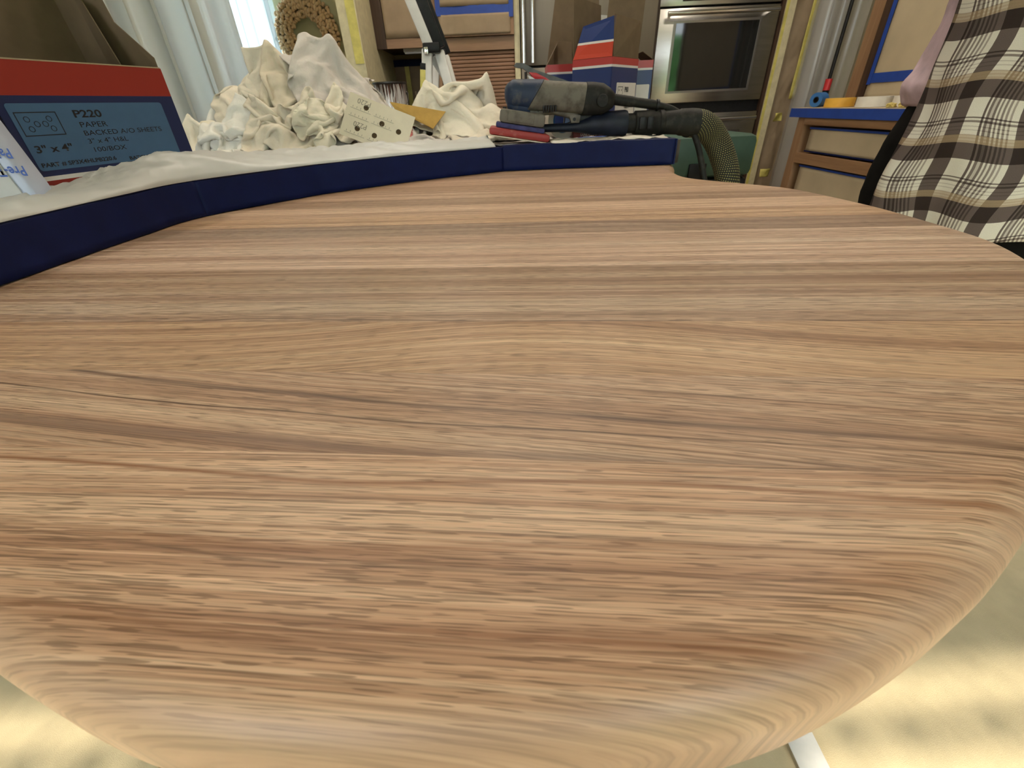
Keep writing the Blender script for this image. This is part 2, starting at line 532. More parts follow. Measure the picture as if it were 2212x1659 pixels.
X0, X1, Y0, Y1, ZC = -2.4, 4.2, -1.6, 3.70, 2.45
struct('floor', [(X0, X1, Y0, Y1, -0.08, 0.0)], MT['floor'])
struct('ceiling', [(X0, X1, Y0 - .12, Y1 + .12, ZC, ZC + 0.1)], MT['ceiling'])
struct('wall_left', [(X0 - .12, X0, Y0, Y1, 0, ZC)], MT['wall_white'])
struct('wall_right', [(X1, X1 + .12, Y0, Y1, 0, ZC)], MT['wall_white'])
NW = (-2.10, -1.42, 0.8, 2.2)                                   # nook window opening
struct('wall_back', [(X0, NW[0], Y1, Y1 + .12, 0, ZC), (NW[1], X1, Y1, Y1 + .12, 0, ZC),
                     (NW[0], NW[1], Y1, Y1 + .12, 0, NW[2]), (NW[0], NW[1], Y1, Y1 + .12, NW[3], ZC)], MT['wall_yellow'])
PD = (-1.95, -.62, 0.06, 2.14)                                  # left patio door opening behind the camera
PE2 = (.42, 1.62, 0.06, 2.14)                                   # right one; wall pier between added to shade the near table edge
SW = (2.62, 3.32, 0.84, 2.0)                                    # side window behind the camera
struct('wall_front', [(X0, PD[0], Y0 - .12, Y0, 0, ZC), (PD[1], PE2[0], Y0 - .12, Y0, 0, ZC), (PE2[1], SW[0], Y0 - .12, Y0, 0, ZC),
                      (PE2[0], PE2[1], Y0 - .12, Y0, PE2[3], ZC), (PE2[0], PE2[1], Y0 - .12, Y0, 0, PE2[2]), (SW[1], X1, Y0 - .12, Y0, 0, ZC),
                      (PD[0], PD[1], Y0 - .12, Y0, PD[3], ZC), (PD[0], PD[1], Y0 - .12, Y0, 0, PD[2]),
                      (SW[0], SW[1], Y0 - .12, Y0, 0, SW[2]), (SW[0], SW[1], Y0 - .12, Y0, SW[3], ZC)], MT['wall_white'])
struct('wall_partition', [(2.2, 2.32, 1.25, Y1, 0, ZC)], MT['wall_yellow'])

def window(name, x0, x1, z0, z1, y, nx, label_kind='structure', bars=()):
    root = bpy.data.objects.new(name, None); C.objects.link(root)
    root.location = ((x0 + x1) / 2, y, z0); root['kind'] = 'structure'
    ox, oz = (x0 + x1) / 2, z0
    w = 0.045
    bm = bmesh.new()
    add_box(bm, x0 - ox, x1 - ox, -.03, .03, 0, w); add_box(bm, x0 - ox, x1 - ox, -.03, .03, z1 - oz - w, z1 - oz)
    add_box(bm, x0 - ox, x0 - ox + w, -.03, .03, w, z1 - oz - w); add_box(bm, x1 - ox - w, x1 - ox, -.03, .03, w, z1 - oz - w)
    link('window_frame', finish(bm, 'window_frame'), MT['pane_frame'], root)
    step = (x1 - x0 - 2 * w) / nx
    for i in range(1, nx):
        xx = x0 + w + step * i - ox
        box('mullion', xx - .03, xx + .03, -.03, .03, w, z1 - oz - w, MT['pane_frame'], root)
    for b in bars:
        box('glazing_bar', x0 - ox + w, x1 - ox - w, -.012, .012, b - oz - .012, b - oz + .012, MT['pane_frame'], root)
    for i in range(nx):
        xx = x0 + w + step * i - ox
        box('pane', xx + .002, xx + step - .002, -.003, .003, w, z1 - oz - w, MT['glass'], root)
    return root
window('window_1', NW[0], NW[1], NW[2], NW[3], Y1 + .06, 1)
window('window_2', SW[0], SW[1], SW[2], SW[3], Y0 - .06, 1)
window('door_1', PD[0], PD[1], PD[2], PD[3], Y0 - .06, 1)
window('door_2', PE2[0], PE2[1], PE2[2], PE2[3], Y0 - .06, 1)

# a rod with beads across the top of the patio door: it draws the dotted band of shade on the floor
rod = thing('beaded_rod', 'slim beaded curtain rod across the patio door behind the camera', 'curtain rod', (0, -1.52, 1.835))
tube('rod', [(-2.0, 0, 0), (1.75, 0, 0)], 0.017, MT['metal_dark'], rod, 10)
for s in (-1.98, 1.73):
    box('bracket', s - .012, s + .012, -.08, .005, -.02, .02, MT['metal_dark'], rod)
bead = lathe('bead', [(0.0, -.03), (.02, -.024), (.03, 0), (.02, .024), (0.0, .03)], MT['metal_dark'], rod, 10, 'x')
bead.location = (-1.3, 0, 0)
for i in range(1, 24):
    b = bead.copy(); C.objects.link(b); b.parent = rod
    b.location = (-1.3 + i * 0.125 + 0.02 * math.sin(i * 2.3), 0, 0)

# outside
box('lawn', -14, 16, -14, -1.75, -0.14, -0.10, MT['lawn'])
tag(bpy.data.objects['lawn'], 'green lawn outside the glass patio door', 'lawn', kind='stuff')
def hedge(name, x0, x1, y0, y1, z1, label):
    P = []
    nx, nz = 60, 16
    bm = bmesh.new()
    bmesh.ops.create_grid(bm, x_segments=nx, y_segments=nz, size=0.5)
    bmesh.ops.transform(bm, matrix=Matrix.Translation(((x0 + x1) / 2, y1, z1 / 2 - .1)) @ Matrix.Rotation(R(90), 4, 'X')
                        @ Matrix.Diagonal((x1 - x0, z1, 1, 1)), verts=bm.verts)
    for v in bm.verts:
        k = mnoise.noise(v.co * 2.3) * 0.3 + mnoise.noise(v.co * 7) * 0.12
        v.co.y += k
        v.co.z += (0.2 * mnoise.noise(v.co * 1.7 + Vector((5, 0, 0)))) if v.co.z > .3 else 0.0
        v.co.z = max(v.co.z, -.099)
    r = bmesh.ops.extrude_face_region(bm, geom=list(bm.faces))
    for v in [g for g in r['geom'] if isinstance(g, bmesh.types.BMVert)]: v.co.y = y0
    return tag(link(name, finish(bm, name, 80), MT['hedge']), label, 'hedge')
hedge('garden_hedge', 1.5, 9.5, -5.4, -4.6, 2.1, 'tall green hedge outside, beyond the side window')
box('garden_fence', -10, 1.2, -6.2, -6.1, -.099, 1.6, MT['oak'])
tag(bpy.data.objects['garden_fence'], 'brown garden fence outside beyond the patio door', 'fence')

# ---- recessed ceiling lights, unseen, added to brighten the kitchen
def emis(name, col, st):
    m, nt, b = new_mat(name)
    b.inputs['Base Color'].default_value = (.8, .8, .8, 1)
    b.inputs['Emission Color'].default_value = (*col, 1)
    b.inputs['Emission Strength'].default_value = st
    m.cycles.emission_sampling = 'NONE'
    return m
MT['lamp'] = emis('lamp_diffuser', (1.0, .86, .68), 3.0)
for lx, ly, lab in ((-.35, 2.45, 'recessed ceiling light above the step ladder'), (.55, 2.35, 'recessed ceiling light in front of the refrigerator'),
                    (1.30, 2.25, 'recessed ceiling light in front of the oven'), (-.95, 1.35, 'recessed ceiling light above the left end of the island'),
                    (.05, 1.45, 'recessed ceiling light above the sander'), (1.15, 1.15, 'recessed ceiling light above the person')):
    t = thing('ceiling_light', lab, 'ceiling light', (lx, ly, ZC - .014))
    lathe('trim_ring', [(.066, .014), (.085, .014), (.085, .006), (.066, 0), (.066, .014)], MT['white_paint'], t, 28)
    lathe('diffuser', [(0, .004), (.0655, .004), (.0655, .0135), (0, .0135)], MT['lamp'], t, 28)
    lo, ll = add_light('ceiling_lamp', 'AREA', (lx, ly, ZC - .016), (0, 0, 0), 4.2, (1.0, .88, .74))
    ll.shape = 'DISK'; ll.size = .13

# ---- floor covering
def canvas_cloth():
    nx, ny = 150, 70
    xs = np.linspace(-2.0, 2.0, nx); ys = np.linspace(-1.5, 1.15, ny)
    P = np.zeros((nx, ny, 3))
    for i, x in enumerate(xs):
        for j, y in enumerate(ys):
            z = 0.006 + 0.010 * max(0, mnoise.noise(Vector((x * 5.2 + y * 1.2, y * 1.1, 1.7)))) \
                + 0.005 * max(0, mnoise.noise(Vector((x * 13 + y * 3, y * 2.4, 4.2))))
            P[i, j] = (x, y, z)
    o = link('floor_drop_cloth', grid_mesh('floor_drop_cloth', P), MT['canvas'])
    solid(o, 0.002, 1)
    return tag(o, 'cream canvas drop cloth spread over the floor below the table', 'drop cloth')
canvas_cloth()
ts = box('floor_tape', .455, .505, -.9, .30, .020, .0215, MT['white_gloss'])
tag(ts, 'white tape strip stuck to the drop cloth on the floor', 'tape strip')

# ================================================================== THE TABLE
OT = Vector((0, 0.455))
TH = R(-6.2)
ZT = 0.87
cth, sth = math.cos(TH), math.sin(TH)
def to_tab(p):
    d = Vector(p) - OT
    return Vector((d.x * cth + d.y * sth, -d.x * sth + d.y * cth))
outline = [(-.02, .029), (.05, .034), (.108, .052), (.160, .079), (.26, .145), (.335, .215), (.388, .285), (.415, .355), (.424, .43),
           (.425, .52), (.408, .635), (.372, .695), (.325, .758), (.312, .80), (.318, .88), (.330, 1.02),
           (.0, 1.10), (-.25, 1.02), (-.40, .85), (-.47, .68), (-.47, .50), (-.44, .36), (-.385, .265), (-.30, .165), (-.21, .090), (-.150, .058), (-.09, .037)]
outline = [(x * (.985 if y < .3 else 1), y + (.0048 * (1 - y / .34) if y < .34 else 0)) for x, y in outline]
cl = catmull([Vector((*p, 0)) for p in [outline[-1]] + outline + outline[:2]], 8)
cl = cl[8:-9]                                         # one closed turn
OUT = [to_tab((p.x, p.y)) for p in cl]
nO = len(OUT)
NRM = []
for i in range(nO):
    t = (OUT[(i + 1) % nO] - OUT[i - 1]).normalized()
    NRM.append(Vector((-t.y, t.x)))
table = thing('breakfast_table', 'round sanded wooden tabletop of edge-glued boards with a rounded edge', 'table', (OT.x, OT.y, 0), TH)

def tabletop_bm():
    bm = bmesh.new()
    r1, r2, T = 0.016, 0.010, 0.042
    prof = [(r1 + .012, ZT), (r1 + .004, ZT - .0001)]
    for k in range(1, 9):
        a = k / 8 * math.pi / 2
        prof.append((r1 - r1 * math.sin(a), ZT - r1 * (1 - math.cos(a))))
    for k in range(1, 6):
        a = k / 5 * math.pi / 2
        prof.append((r2 - r2 * math.cos(a), ZT - T + r2 - r2 * math.sin(a)))
    rings = []
    for ins, z in prof:
        rings.append([bm.verts.new((OUT[i].x + NRM[i].x * ins, OUT[i].y + NRM[i].y * ins, z)) for i in range(nO)])
    for a, b in zip(rings[:-1], rings[1:]):
        for i in range(nO):
            bm.faces.new((a[i], a[(i + 1) % nO], b[(i + 1) % nO], b[i]))
    bm.faces.new(rings[0]); bm.faces.new(rings[-1][::-1])
    bmesh.ops.recalc_face_normals(bm, faces=bm.faces)
    return bm

def board_mat(i, v0, v1, light, mid, dark, figs, warp=0.010, seed=0, ring=1.0):
    """boards: growth bands flowing along the grain, short dark pores, a few strong lines. Local x = along the grain"""
    m, nt, b = new_mat('sanded_board_%02d' % i)
    base = mapping_(nt, coord_(nt), (1, 1, 0.2), (seed * 3.7, seed * 1.3, seed * 2.1))
    sep = nt.nodes.new('ShaderNodeSeparateXYZ'); nt.links.new(coord_(nt), sep.inputs[0])
    u, v = sep.outputs[0], sep.outputs[1]
    wn_ = noise_(nt, mapping_(nt, base, (2.6, 9, 1)), 1.0, 1.0)
    w = math_(nt, 'MULTIPLY', math_(nt, 'SUBTRACT', wn_, 0.5), warp * 2)
    vv = math_(nt, 'ADD', v, w)
    arch = None
    for f in figs:
        if f[0] == 'arch':                            # cathedral figure: nested ovals
            _, u0, vc, a, amp = f
            du = math_(nt, 'DIVIDE', math_(nt, 'SUBTRACT', u, u0), a)
            ga = math_(nt, 'POWER', 2.718, math_(nt, 'MULTIPLY', math_(nt, 'MULTIPLY', du, du), -1.0))
            vv = math_(nt, 'SUBTRACT', vv, math_(nt, 'MULTIPLY', ga, amp))
        if f[0] == 'slope':
            vv = math_(nt, 'SUBTRACT', vv, math_(nt, 'MULTIPLY', u, f[1]))
    cmb = nt.nodes.new('ShaderNodeCombineXYZ')
    nt.links.new(u, cmb.inputs[0]); nt.links.new(vv, cmb.inputs[1])
    cmb.inputs[2].default_value = seed * 0.37
    flow = cmb.outputs[0]
    bands = noise_(nt, mapping_(nt, flow, (0.9, 75, 1)), 1.0, 1.5, 0.55)
    rings = noise_(nt, mapping_(nt, flow, (1.8, 420, 1)), 1.0, 2.0, 0.65)
    fibre = noise_(nt, mapping_(nt, flow, (26, 1700, 1)), 1.0, 1.5, 0.65)
    f1 = math_(nt, 'ADD', math_(nt, 'MULTIPLY', bands, 0.5), math_(nt, 'MULTIPLY', rings, 0.5 * ring))
    col = ramp_(nt, f1, [(0.35, dark), (0.485, mid), (0.61, light)])
    streak = noise_(nt, mapping_(nt, flow, (3.5, 900, 1), (7, 3, 0)), 1.0, 1.0, 0.6)
    col = mix_(nt, ramp_(nt, streak, [(.58, 0.0), (.72, .70)]), col, tuple(c * .62 for c in dark))
    col = mix_(nt, ramp_(nt, streak, [(.26, .55), (.40, 0.0)]), col, tuple(min(1, c * 1.22) for c in light))
    ff = ramp_(nt, fibre, [(0.30, 0.60), (0.50, 1.0), (0.74, 1.18)])
    col = mix_(nt, 0.85, col, ff, 'MULTIPLY')
    # open pores: short dark dashes
    pore = noise_(nt, mapping_(nt, flow, (80, 2100, 1)), 1.0, 0.0, 0.5)
    dens = noise_(nt, mapping_(nt, base, (3, 22, 1)), 1.0, 0.0)
    pth = math_(nt, 'SUBTRACT', math_(nt, 'ADD', pore, math_(nt, 'MULTIPLY', dens, 0.26)), 0.735)
    pk = math_(nt, 'MULTIPLY', pth, 14.0, None, True)
    col = mix_(nt, math_(nt, 'MULTIPLY', pk, 0.62), col, tuple(c * 0.42 for c in dark))
    for f in figs:
        if f[0] == 'line':                            # v at u = 0, slope, half width, strength, colour
            _, vl, sl_, hw, st, cc = f
            wob = noise_(nt, mapping_(nt, base, (5.5, 0.01, 1)), 1.0, 1.0)
            d = math_(nt, 'SUBTRACT', v, math_(nt, 'ADD', math_(nt, 'MULTIPLY', u, sl_),
                                              math_(nt, 'ADD', vl, math_(nt, 'MULTIPLY', math_(nt, 'SUBTRACT', wob, 0.5), 0.022))))
            d = math_(nt, 'DIVIDE', math_(nt, 'ABSOLUTE', d), hw)
            k = math_(nt, 'MULTIPLY', math_(nt, 'SUBTRACT', 1.0, d, None, True), st)
            vary = noise_(nt, mapping_(nt, base, (9, 60, 1), (3, 1, 0)), 1.0, 1)
            k = math_(nt, 'MULTIPLY', k, math_(nt, 'ADD', 0.25, math_(nt, 'MULTIPLY', vary, 1.3)), None, True)
            col = mix_(nt, k, col, cc)
    # grain faded to an even mid tone on the rounded edge
    ek = math_(nt, 'MULTIPLY', math_(nt, 'DIVIDE', math_(nt, 'SUBTRACT', ZT - .0006, sep.outputs[2]), .005, None, True), .72)
    edge = mix_(nt, .55, tuple(.95 * c for c in mid), ff, 'MULTIPLY')
    col = mix_(nt, ek, col, edge)
    nt.links.new(col, b.inputs['Base Color'])
    b.inputs['Roughness'].default_value = 0.44
    b.inputs['Specular IOR Level'].default_value = 0.5
    return m

VO = -OT.x * sth + OT.y * cth                         # table origin along the board direction
JV = [0.0, .1195, .1795, .2405, .293, .3465, .400, .454, .505, .552, .616, .670, .735, .80, .86, .93, 1.2]
L_, M_, D_ = (0.65, 0.462, 0.328), (0.515, 0.325, 0.216), (0.34, 0.186, 0.116)
def tint(c, k, r=1.0, b_=1.0): return (c[0] * k * r, c[1] * k, c[2] * k * b_)
DK = (0.10, 0.045, 0.025); RB = (0.27, 0.105, 0.045)
BOARDS = [  # tone, red, blue, warp, ring, figures
    (1.06, 1.07, 0.95, .005, 1.0, [('line', -.345, .0, .0018, .8, RB), ('line', -.378, -.02, .0008, .5, DK), ('line', -.372, .015, .003, .5, RB), ('line', -.398, .0, .004, .45, RB), ('line', -.418, .01, .004, .5, (.22, .10, .055))]),
    (0.98, 1.04, 0.97, .008, 0.9, [('slope', -.10), ('line', -.297, -.112, .0026, .95, (.13, .068, .045)), ('line', -.309, -.085, .0009, 1.0, DK),
                                   ('line', -.3265, -.06, .005, .55, (.20, .12, .09))]),
    (1.10, 1.03, 0.90, .006, 0.9, [('arch', .045, 0, .15, .034)]),
    (0.95, 1.0, 1.0, .004, 1.0, [('line', -.2098, -.002, .0009, .9, DK)]),
    (0.84, 1.03, 0.95, .004, 1.0, []),
    (1.32, 0.96, 1.06, .004, 0.9, []),
    (1.26, 0.95, 1.06, .005, 1.0, []),
    (0.70, 1.02, 1.0, .012, 1.1, [('arch', .10, 0, .08, .015), ('line', .028, -.03, .0014, .9, DK)]),
    (1.04, 1.06, 0.88, .004, 1.0, []),
    (1.28, 0.99, 0.98, .004, 1.0, []),
    (0.80, 1.03, 0.93, .005, 1.0, []),
    (1.06, 1.02, 0.95, .004, 1.0, []),
    (0.88, 1.06, 0.88, .005, 1.0, []),
    (1.02, 1.04, 0.93, .005, 1.0, []),
    (0.90, 1.02, 0.95, .005, 1.0, []),
    (0.95, 1.02, 0.95, .005, 1.0, []),
]
for i in range(len(JV) - 1):
    bm = tabletop_bm()
    for vj, sgn in ((JV[i] - VO, 1), (JV[i + 1] - VO, -1)):
        geo = list(bm.verts) + list(bm.edges) + list(bm.faces)
        r = bmesh.ops.bisect_plane(bm, geom=geo, plane_co=(0, vj, 0), plane_no=(0, -sgn, 0), clear_outer=True)
        ed = [e for e in r['geom_cut'] if isinstance(e, bmesh.types.BMEdge)]
        if ed: bmesh.ops.edgeloop_fill(bm, edges=ed)
    if not bm.faces: bm.free(); continue
    k, r_, b_, wp, rg, figs = BOARDS[i]
    mt = board_mat(i, JV[i] - VO, JV[i + 1] - VO, tint(L_, k, r_, b_), tint(M_, k, r_, b_), tint(D_, k, r_, b_), figs, wp, i + 1, rg)
    link('board', finish(bm, 'board', 32), mt, table)
# reddish under-layer and pedestal
sub_pts = []
for i in range(0, nO, 2):
    wx = OT.x + OUT[i].x * cth - OUT[i].y * sth; wy = OT.y + OUT[i].x * sth + OUT[i].y * cth
    s = .006 - (.0095 * max(0.0, min(1.0, (wx + .135) / .06)) if wy < .15 and wx < .03 else 0.0)
    sub_pts.append((OUT[i].x + NRM[i].x * s, OUT[i].y + NRM[i].y * s))
prism('under_layer', sub_pts, ZT - .060, ZT - .0425, MT['subtop'], table, 'z', 40)
lathe('pedestal', [(0, .022), (.24, .022), (.24, .05), (.08, .09), (.06, .2), (.055, .55), (.09, .74), (.20, .79), (.20, .809), (0, .809)], MT['oak'], table, 32, loc=(0, .12, 0))

# ================================================================== THE ISLAND COUNTER
ZK = 0.912
edge_pts = [(-.428, .20), (-.426, .30), (-.425, .36), (-.424, .43), (-.421, .52), (-.405, .63), (-.297, .775), (-.158, .880), (.003, .966), (.09, .966), (.18, .960), (.337, .947)]
path = catmull([Vector((*p, 0)) for p in edge_pts[:7]], 6)[:-1] + catmull([Vector((*p, 0)) for p in edge_pts[6:9]], 6)[:-1] + catmull([Vector((*p, 0)) for p in edge_pts[8:]], 5)
slab = [(p.x, p.y) for p in path] + [(.352, .96), (.40, 1.75), (-1.25, 1.75), (-1.25, .20)]
ct = thing('island_countertop', 'raised counter behind the wooden table, edge masked with blue tape', 'countertop', (0, 1.2, ZK - .04))
prism('slab', [(x, y - 1.2) for x, y in slab], 0.0005, .04, MT['stone'], ct)
def tape_seg(i0, i1, top, seed, nm='tape_strip', zlo=-.001, hi=.0405, label=None):
    pts = path[i0:i1 + 1]
    fine = []
    for a, b in zip(pts[:-1], pts[1:]):
        for k in range(4): fine.append(a.lerp(b, k / 4))
    fine.append(pts[-1])
    n = len(fine)
    P = np.zeros((n, 8, 3))
    for i, p in enumerate(fine):
        t = (fine[min(i + 1, n - 1)] - fine[max(i - 1, 0)]).normalized()
        nr = Vector((t.y, -t.x, 0))
        wob = 0.0016 * mnoise.noise(Vector((p.x * 14, p.y * 14, seed)))
        for j in range(8):
            if j < 6:
                z = zlo + (hi + wob - zlo) * j / 5
                out = 0.0012 + 0.0011 * mnoise.noise(Vector((p.x * 30, p.y * 30, j * .5 + seed))) + (0.0015 if j == 0 else 0)
            else:
                z = hi + wob + 0.0012
                out = 0.0006 - 0.006 * (j - 5)
            q = p + nr * out
            P[i, j] = (q.x, q.y - 1.2, z)
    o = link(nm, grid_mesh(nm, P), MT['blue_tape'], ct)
    solid(o, 0.0006, 0)
    return o
nP = len(path)
iA = min(range(nP), key=lambda i: (path[i] - Vector((-.400, .64, 0))).length)
iB = min(range(nP), key=lambda i: (path[i] - Vector((.003, .966, 0))).length)
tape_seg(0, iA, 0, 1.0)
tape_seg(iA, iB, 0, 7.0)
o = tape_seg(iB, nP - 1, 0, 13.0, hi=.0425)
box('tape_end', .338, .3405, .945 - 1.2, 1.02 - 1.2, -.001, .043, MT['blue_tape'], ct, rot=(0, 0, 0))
isl = thing('island_cabinet', 'base cabinet of the island under the raised counter', 'cabinet', (-.4, 1.25, 0))
box('body', -.78, .70, -.12, .42, .09, ZK - .0405, MT['oak'], isl)
box('plinth', -.75, .66, -.08, .38, 0.012, .0895, MT['oak_dark'], isl)

# ================================================================== BACK OF THE KITCHEN
# ---- double wall oven in its housing
ov = thing('wall_oven', 'stainless steel double wall oven in the back wall', 'oven', (1.33, 3.30, 0))
def OB(name, x0, x1, y0, y1, z0, z1, m, par=ov, bev=0.0):
    return box(name, x0 - 1.33, x1 - 1.33, y0 - 3.30, y1 - 3.30, z0, z1, m, par, bev)
OB('housing', .985, 1.675, 3.345, 3.68, .22, 1.70, MT['black'])
OB('control_panel', .965, 1.69, 3.305, 3.345, 1.435, 1.60, MT['steel_h'], bev=.003)
OB('display', 1.10, 1.56, 3.3035, 3.305, 1.455, 1.57, MT['black_glass'])
def oven_door(z0, z1, wz0, wz1, hz):
    d = OB('oven_door', .972, 1.687, 3.302, 3.345, z0, z1, MT['steel_h'], bev=.004)
    OB('window_surround', 1.062, 1.590, 3.2995, 3.3015, wz0 - .012, wz1 + .012, MT['steel'], d)
    OB('door_glass', 1.078, 1.574, 3.297, 3.2994, wz0, wz1, MT['black_glass'], d)
    OB('glass_trim', 1.5745, 1.580, 3.296, 3.2995, wz0, wz1, MT['chrome'], d)
    tube('handle', [(1.005 - 1.33, -.055, hz), (1.655 - 1.33, -.055, hz)], 0.0115, MT['chrome'], d, 12)
    for xx in (1.03, 1.63):
        OB('handle_post', xx - .008, xx + .008, 3.255, 3.302, hz - .008, hz + .008, MT['chrome'], d)
oven_door(.955, 1.425, 1.02, 1.355, 1.395)
OB('vent_gap', .972, 1.687, 3.325, 3.344, .895, .954, MT['black'])
oven_door(.30, .893, .42, .78, .858)
hs = thing('oven_housing_trim', 'brown timber stile between the fridge and the oven', 'cabinet trim', (.955, 3.3, 0))
box('stile', -.018, .012, -.01, .38, 0.0, 2.2, MT['oak_dark'], hs)
hs2 = thing('oven_side_panel', 'cream edge panel on the right side of the oven with yellow tape', 'cabinet trim', (1.74, 3.3, 0))
box('panel', -.0495, -.030, -.004, .38, 0.0, 2.2, MT['oak_dark'], hs2)
box('edge', -.0295, .028, -.012, .38, 0.0, 2.2, MT['cream_paint'], hs2)
box('tape_strip', -.029, -.012, -.0135, -.0122, .02, 2.2, MT['yellow_tape'], hs2)

# ---- fridge
fr = thing('refrigerator', 'tall grey-brown refrigerator with slim bright handles', 'refrigerator', (.53, 3.22, 0))
box('body', -.385, .400, .03, .45, .02, 1.85, MT['black'], fr)
box('door', -.385, .400, -.02, .029, 1.178, 1.84, MT['fridge'], fr, .006)
box('freezer_drawer', -.385, .400, -.02, .029, .10, 1.168, MT['fridge'], fr, .006)
for xx in (-.372, -.318):
    tube('door_handle', [(xx, -.055, 1.19), (xx, -.055, 1.80)], 0.0125, MT['chrome'], fr, 12)
box('kick_plate', -.37, .38, 0, .03, .022, .098, MT['black'], fr)

# ---- back counter with the tall cabinet (tambour garage) and the upper cabinet
bc = thing('back_worktop', 'stone worktop along the back wall under the cupboards', 'countertop', (-.32, 2.95, .872))
box('slab', -.44, .44, -.33, .50, 0, .04, MT['stone'], bc, .004)
bcab = thing('back_base_cabinet', 'base cupboard under the back worktop', 'cabinet', (-.32, 2.98, 0))
box('body', -.43, .43, -.30, .47, .0, .871, MT['oak'], bcab)
for s in (-1, 1):
    d = box('door', (-.41 if s < 0 else .01), (-.01 if s < 0 else .41), -.322, -.301, .12, .85, MT['paper'], bcab)
tg = thing('tambour_cabinet', 'oak cupboard with papered door above a slatted roll front', 'cabinet', (-.115, 3.2, .912))
def TB(name, x0, x1, y0, y1, z0, z1, m, par=tg, bev=0.0):
    return box(name, x0 + .115, x1 + .115, y0 - 3.2, y1 - 3.2, z0 - .912, z1 - .912, m, par, bev)
TB('carcass', -.375, .14, 3.23, 3.68, .913, 2.1, MT['oak'])
TB('stile', .108, .14, 3.195, 3.2295, .913, 2.1, MT['cream_paint'])
TB('stile', -.375, -.335, 3.195, 3.2295, .913, 2.1, MT['oak'])
TB('rail', -.334, .107, 3.195, 3.2295, 1.262, 1.325, MT['oak_x'])
TB('rail', -.334, .107, 3.195, 3.2295, .914, .94, MT['oak_x'])
nsl = 17
for i in range(nsl):
    z = .941 + i * (1.261 - .941) / nsl
    TB('tambour_slat', -.334, .107, 3.212, 3.2285, z, z + .0165, MT['tambour'], bev=.004)
dr = TB('door', -.332, .106, 3.175, 3.1945, 1.328, 2.05, MT['oak'])
# crinkled paper on that door
def paper_panel(name, x0, x1, z0, z1, y, par, mat, amp=.006, seed=0, nx=26, nz=26, ox=0, oy=0, oz=0, along='x', th=.0012):
    P = np.zeros((nx, nz, 3))
    for i in range(nx):
        for j in range(nz):
            a, b = x0 + (x1 - x0) * i / (nx - 1), z0 + (z1 - z0) * j / (nz - 1)
            k = abs(mnoise.noise(Vector((a * 9 + seed, b * 5, seed * 2.1)))) + .5 * abs(mnoise.noise(Vector((a * 22 - b * 9, b * 16, seed))))
            d = -amp * (0.12 + k)
            if along == 'x': P[i, j] = (a - ox, y - oy + d, b - oz)
            else: P[i, j] = (y - ox + d, a - oy, b - oz)
    o = link(name, grid_mesh(name, P), mat, par)
    solid(o, th, 0)
    return o
paper_panel('masking_paper', -.318, .086, 1.335, 1.425, 3.174, dr, MT['paper'], .010, 2, 30, 10, -.115, 3.2, .912)
paper_panel('masking_paper', -.318, .086, 1.46, 2.03, 3.174, dr, MT['paper'], .008, 5, 26, 26, -.115, 3.2, .912)
TB('tape_strip', -.325, .095, 3.1705, 3.1725, 1.425, 1.462, MT['blue_tape_lit'], dr)
TB('tape_strip', -.330, -.303, 3.1675, 3.1695, 1.42, 2.03, MT['blue_tape_lit'], dr)
TB('tape_strip', .080, .104, 3.1675, 3.1695, 1.405, 2.03, MT['blue_tape_lit'], dr)
uc = thing('upper_cupboard', 'wall cupboard with papered door left of the slatted cabinet', 'cabinet', (-.57, 3.2, 1.288))
def UB(name, x0, x1, y0, y1, z0, z1, m, par=uc, bev=0.0):
    return box(name, x0 + .57, x1 + .57, y0 - 3.2, y1 - 3.2, z0 - 1.288, z1 - 1.288, m, par, bev)
UB('carcass', -.755, -.378, 3.22, 3.68, 1.30, 2.1, MT['oak_dark'])
UB('stile', -.702, -.636, 3.198, 3.2195, 1.289, 2.1, MT['oak_dark'])  # dark tone carries the shade on the cupboard side
UB('bottom_rail', -.635, -.378, 3.198, 3.2195, 1.289, 1.335, MT['oak_x'])
paper_panel('masking_paper', -.632, -.380, 1.336, 2.08, 3.196, uc, MT['paper'], .004, 9, 18, 20, -.57, 3.2, 1.288)
UB('filler_paper', -.755, -.704, 3.205, 3.2195, 1.289, 2.1, MT['paper_tan'])
lt = thing('under_cupboard_light', 'thin light bar under the wall cupboard', 'light', (-.47, 3.32, 1.268))
box('housing', -.09, .09, -.02, .02, .012, .03, MT['white_paint'], lt)
box('diffuser', -.085, .085, -.018, .018, .004, .0115, MT['white_gloss'], lt)
# masked backsplash below
bs = thing('backsplash_paper', 'brown masking paper taped over the backsplash behind the paint can', 'masking paper', (-.55, 3.66, .915))
paper_panel('sheet', -.76, -.38, .918, 1.275, 3.655, bs, MT['paper'], .01, 14, 18, 14, -.55, 3.66, .915)
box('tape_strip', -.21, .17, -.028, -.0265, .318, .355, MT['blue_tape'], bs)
box('tape_strip', -.075, -.045, -.030, -.0285, .002, .318, MT['yellow_tape'], bs)
# post at the end of the kitchen
post = struct('trim_1', [(-.79, -.695, 2.86, 3.69, 0, ZC)], MT['cream_paint'])
pt = box('tape_strip', -.745, -.70, 2.8575, 2.8593, 1.20, 2.3, MT['yellow_tape'], post)
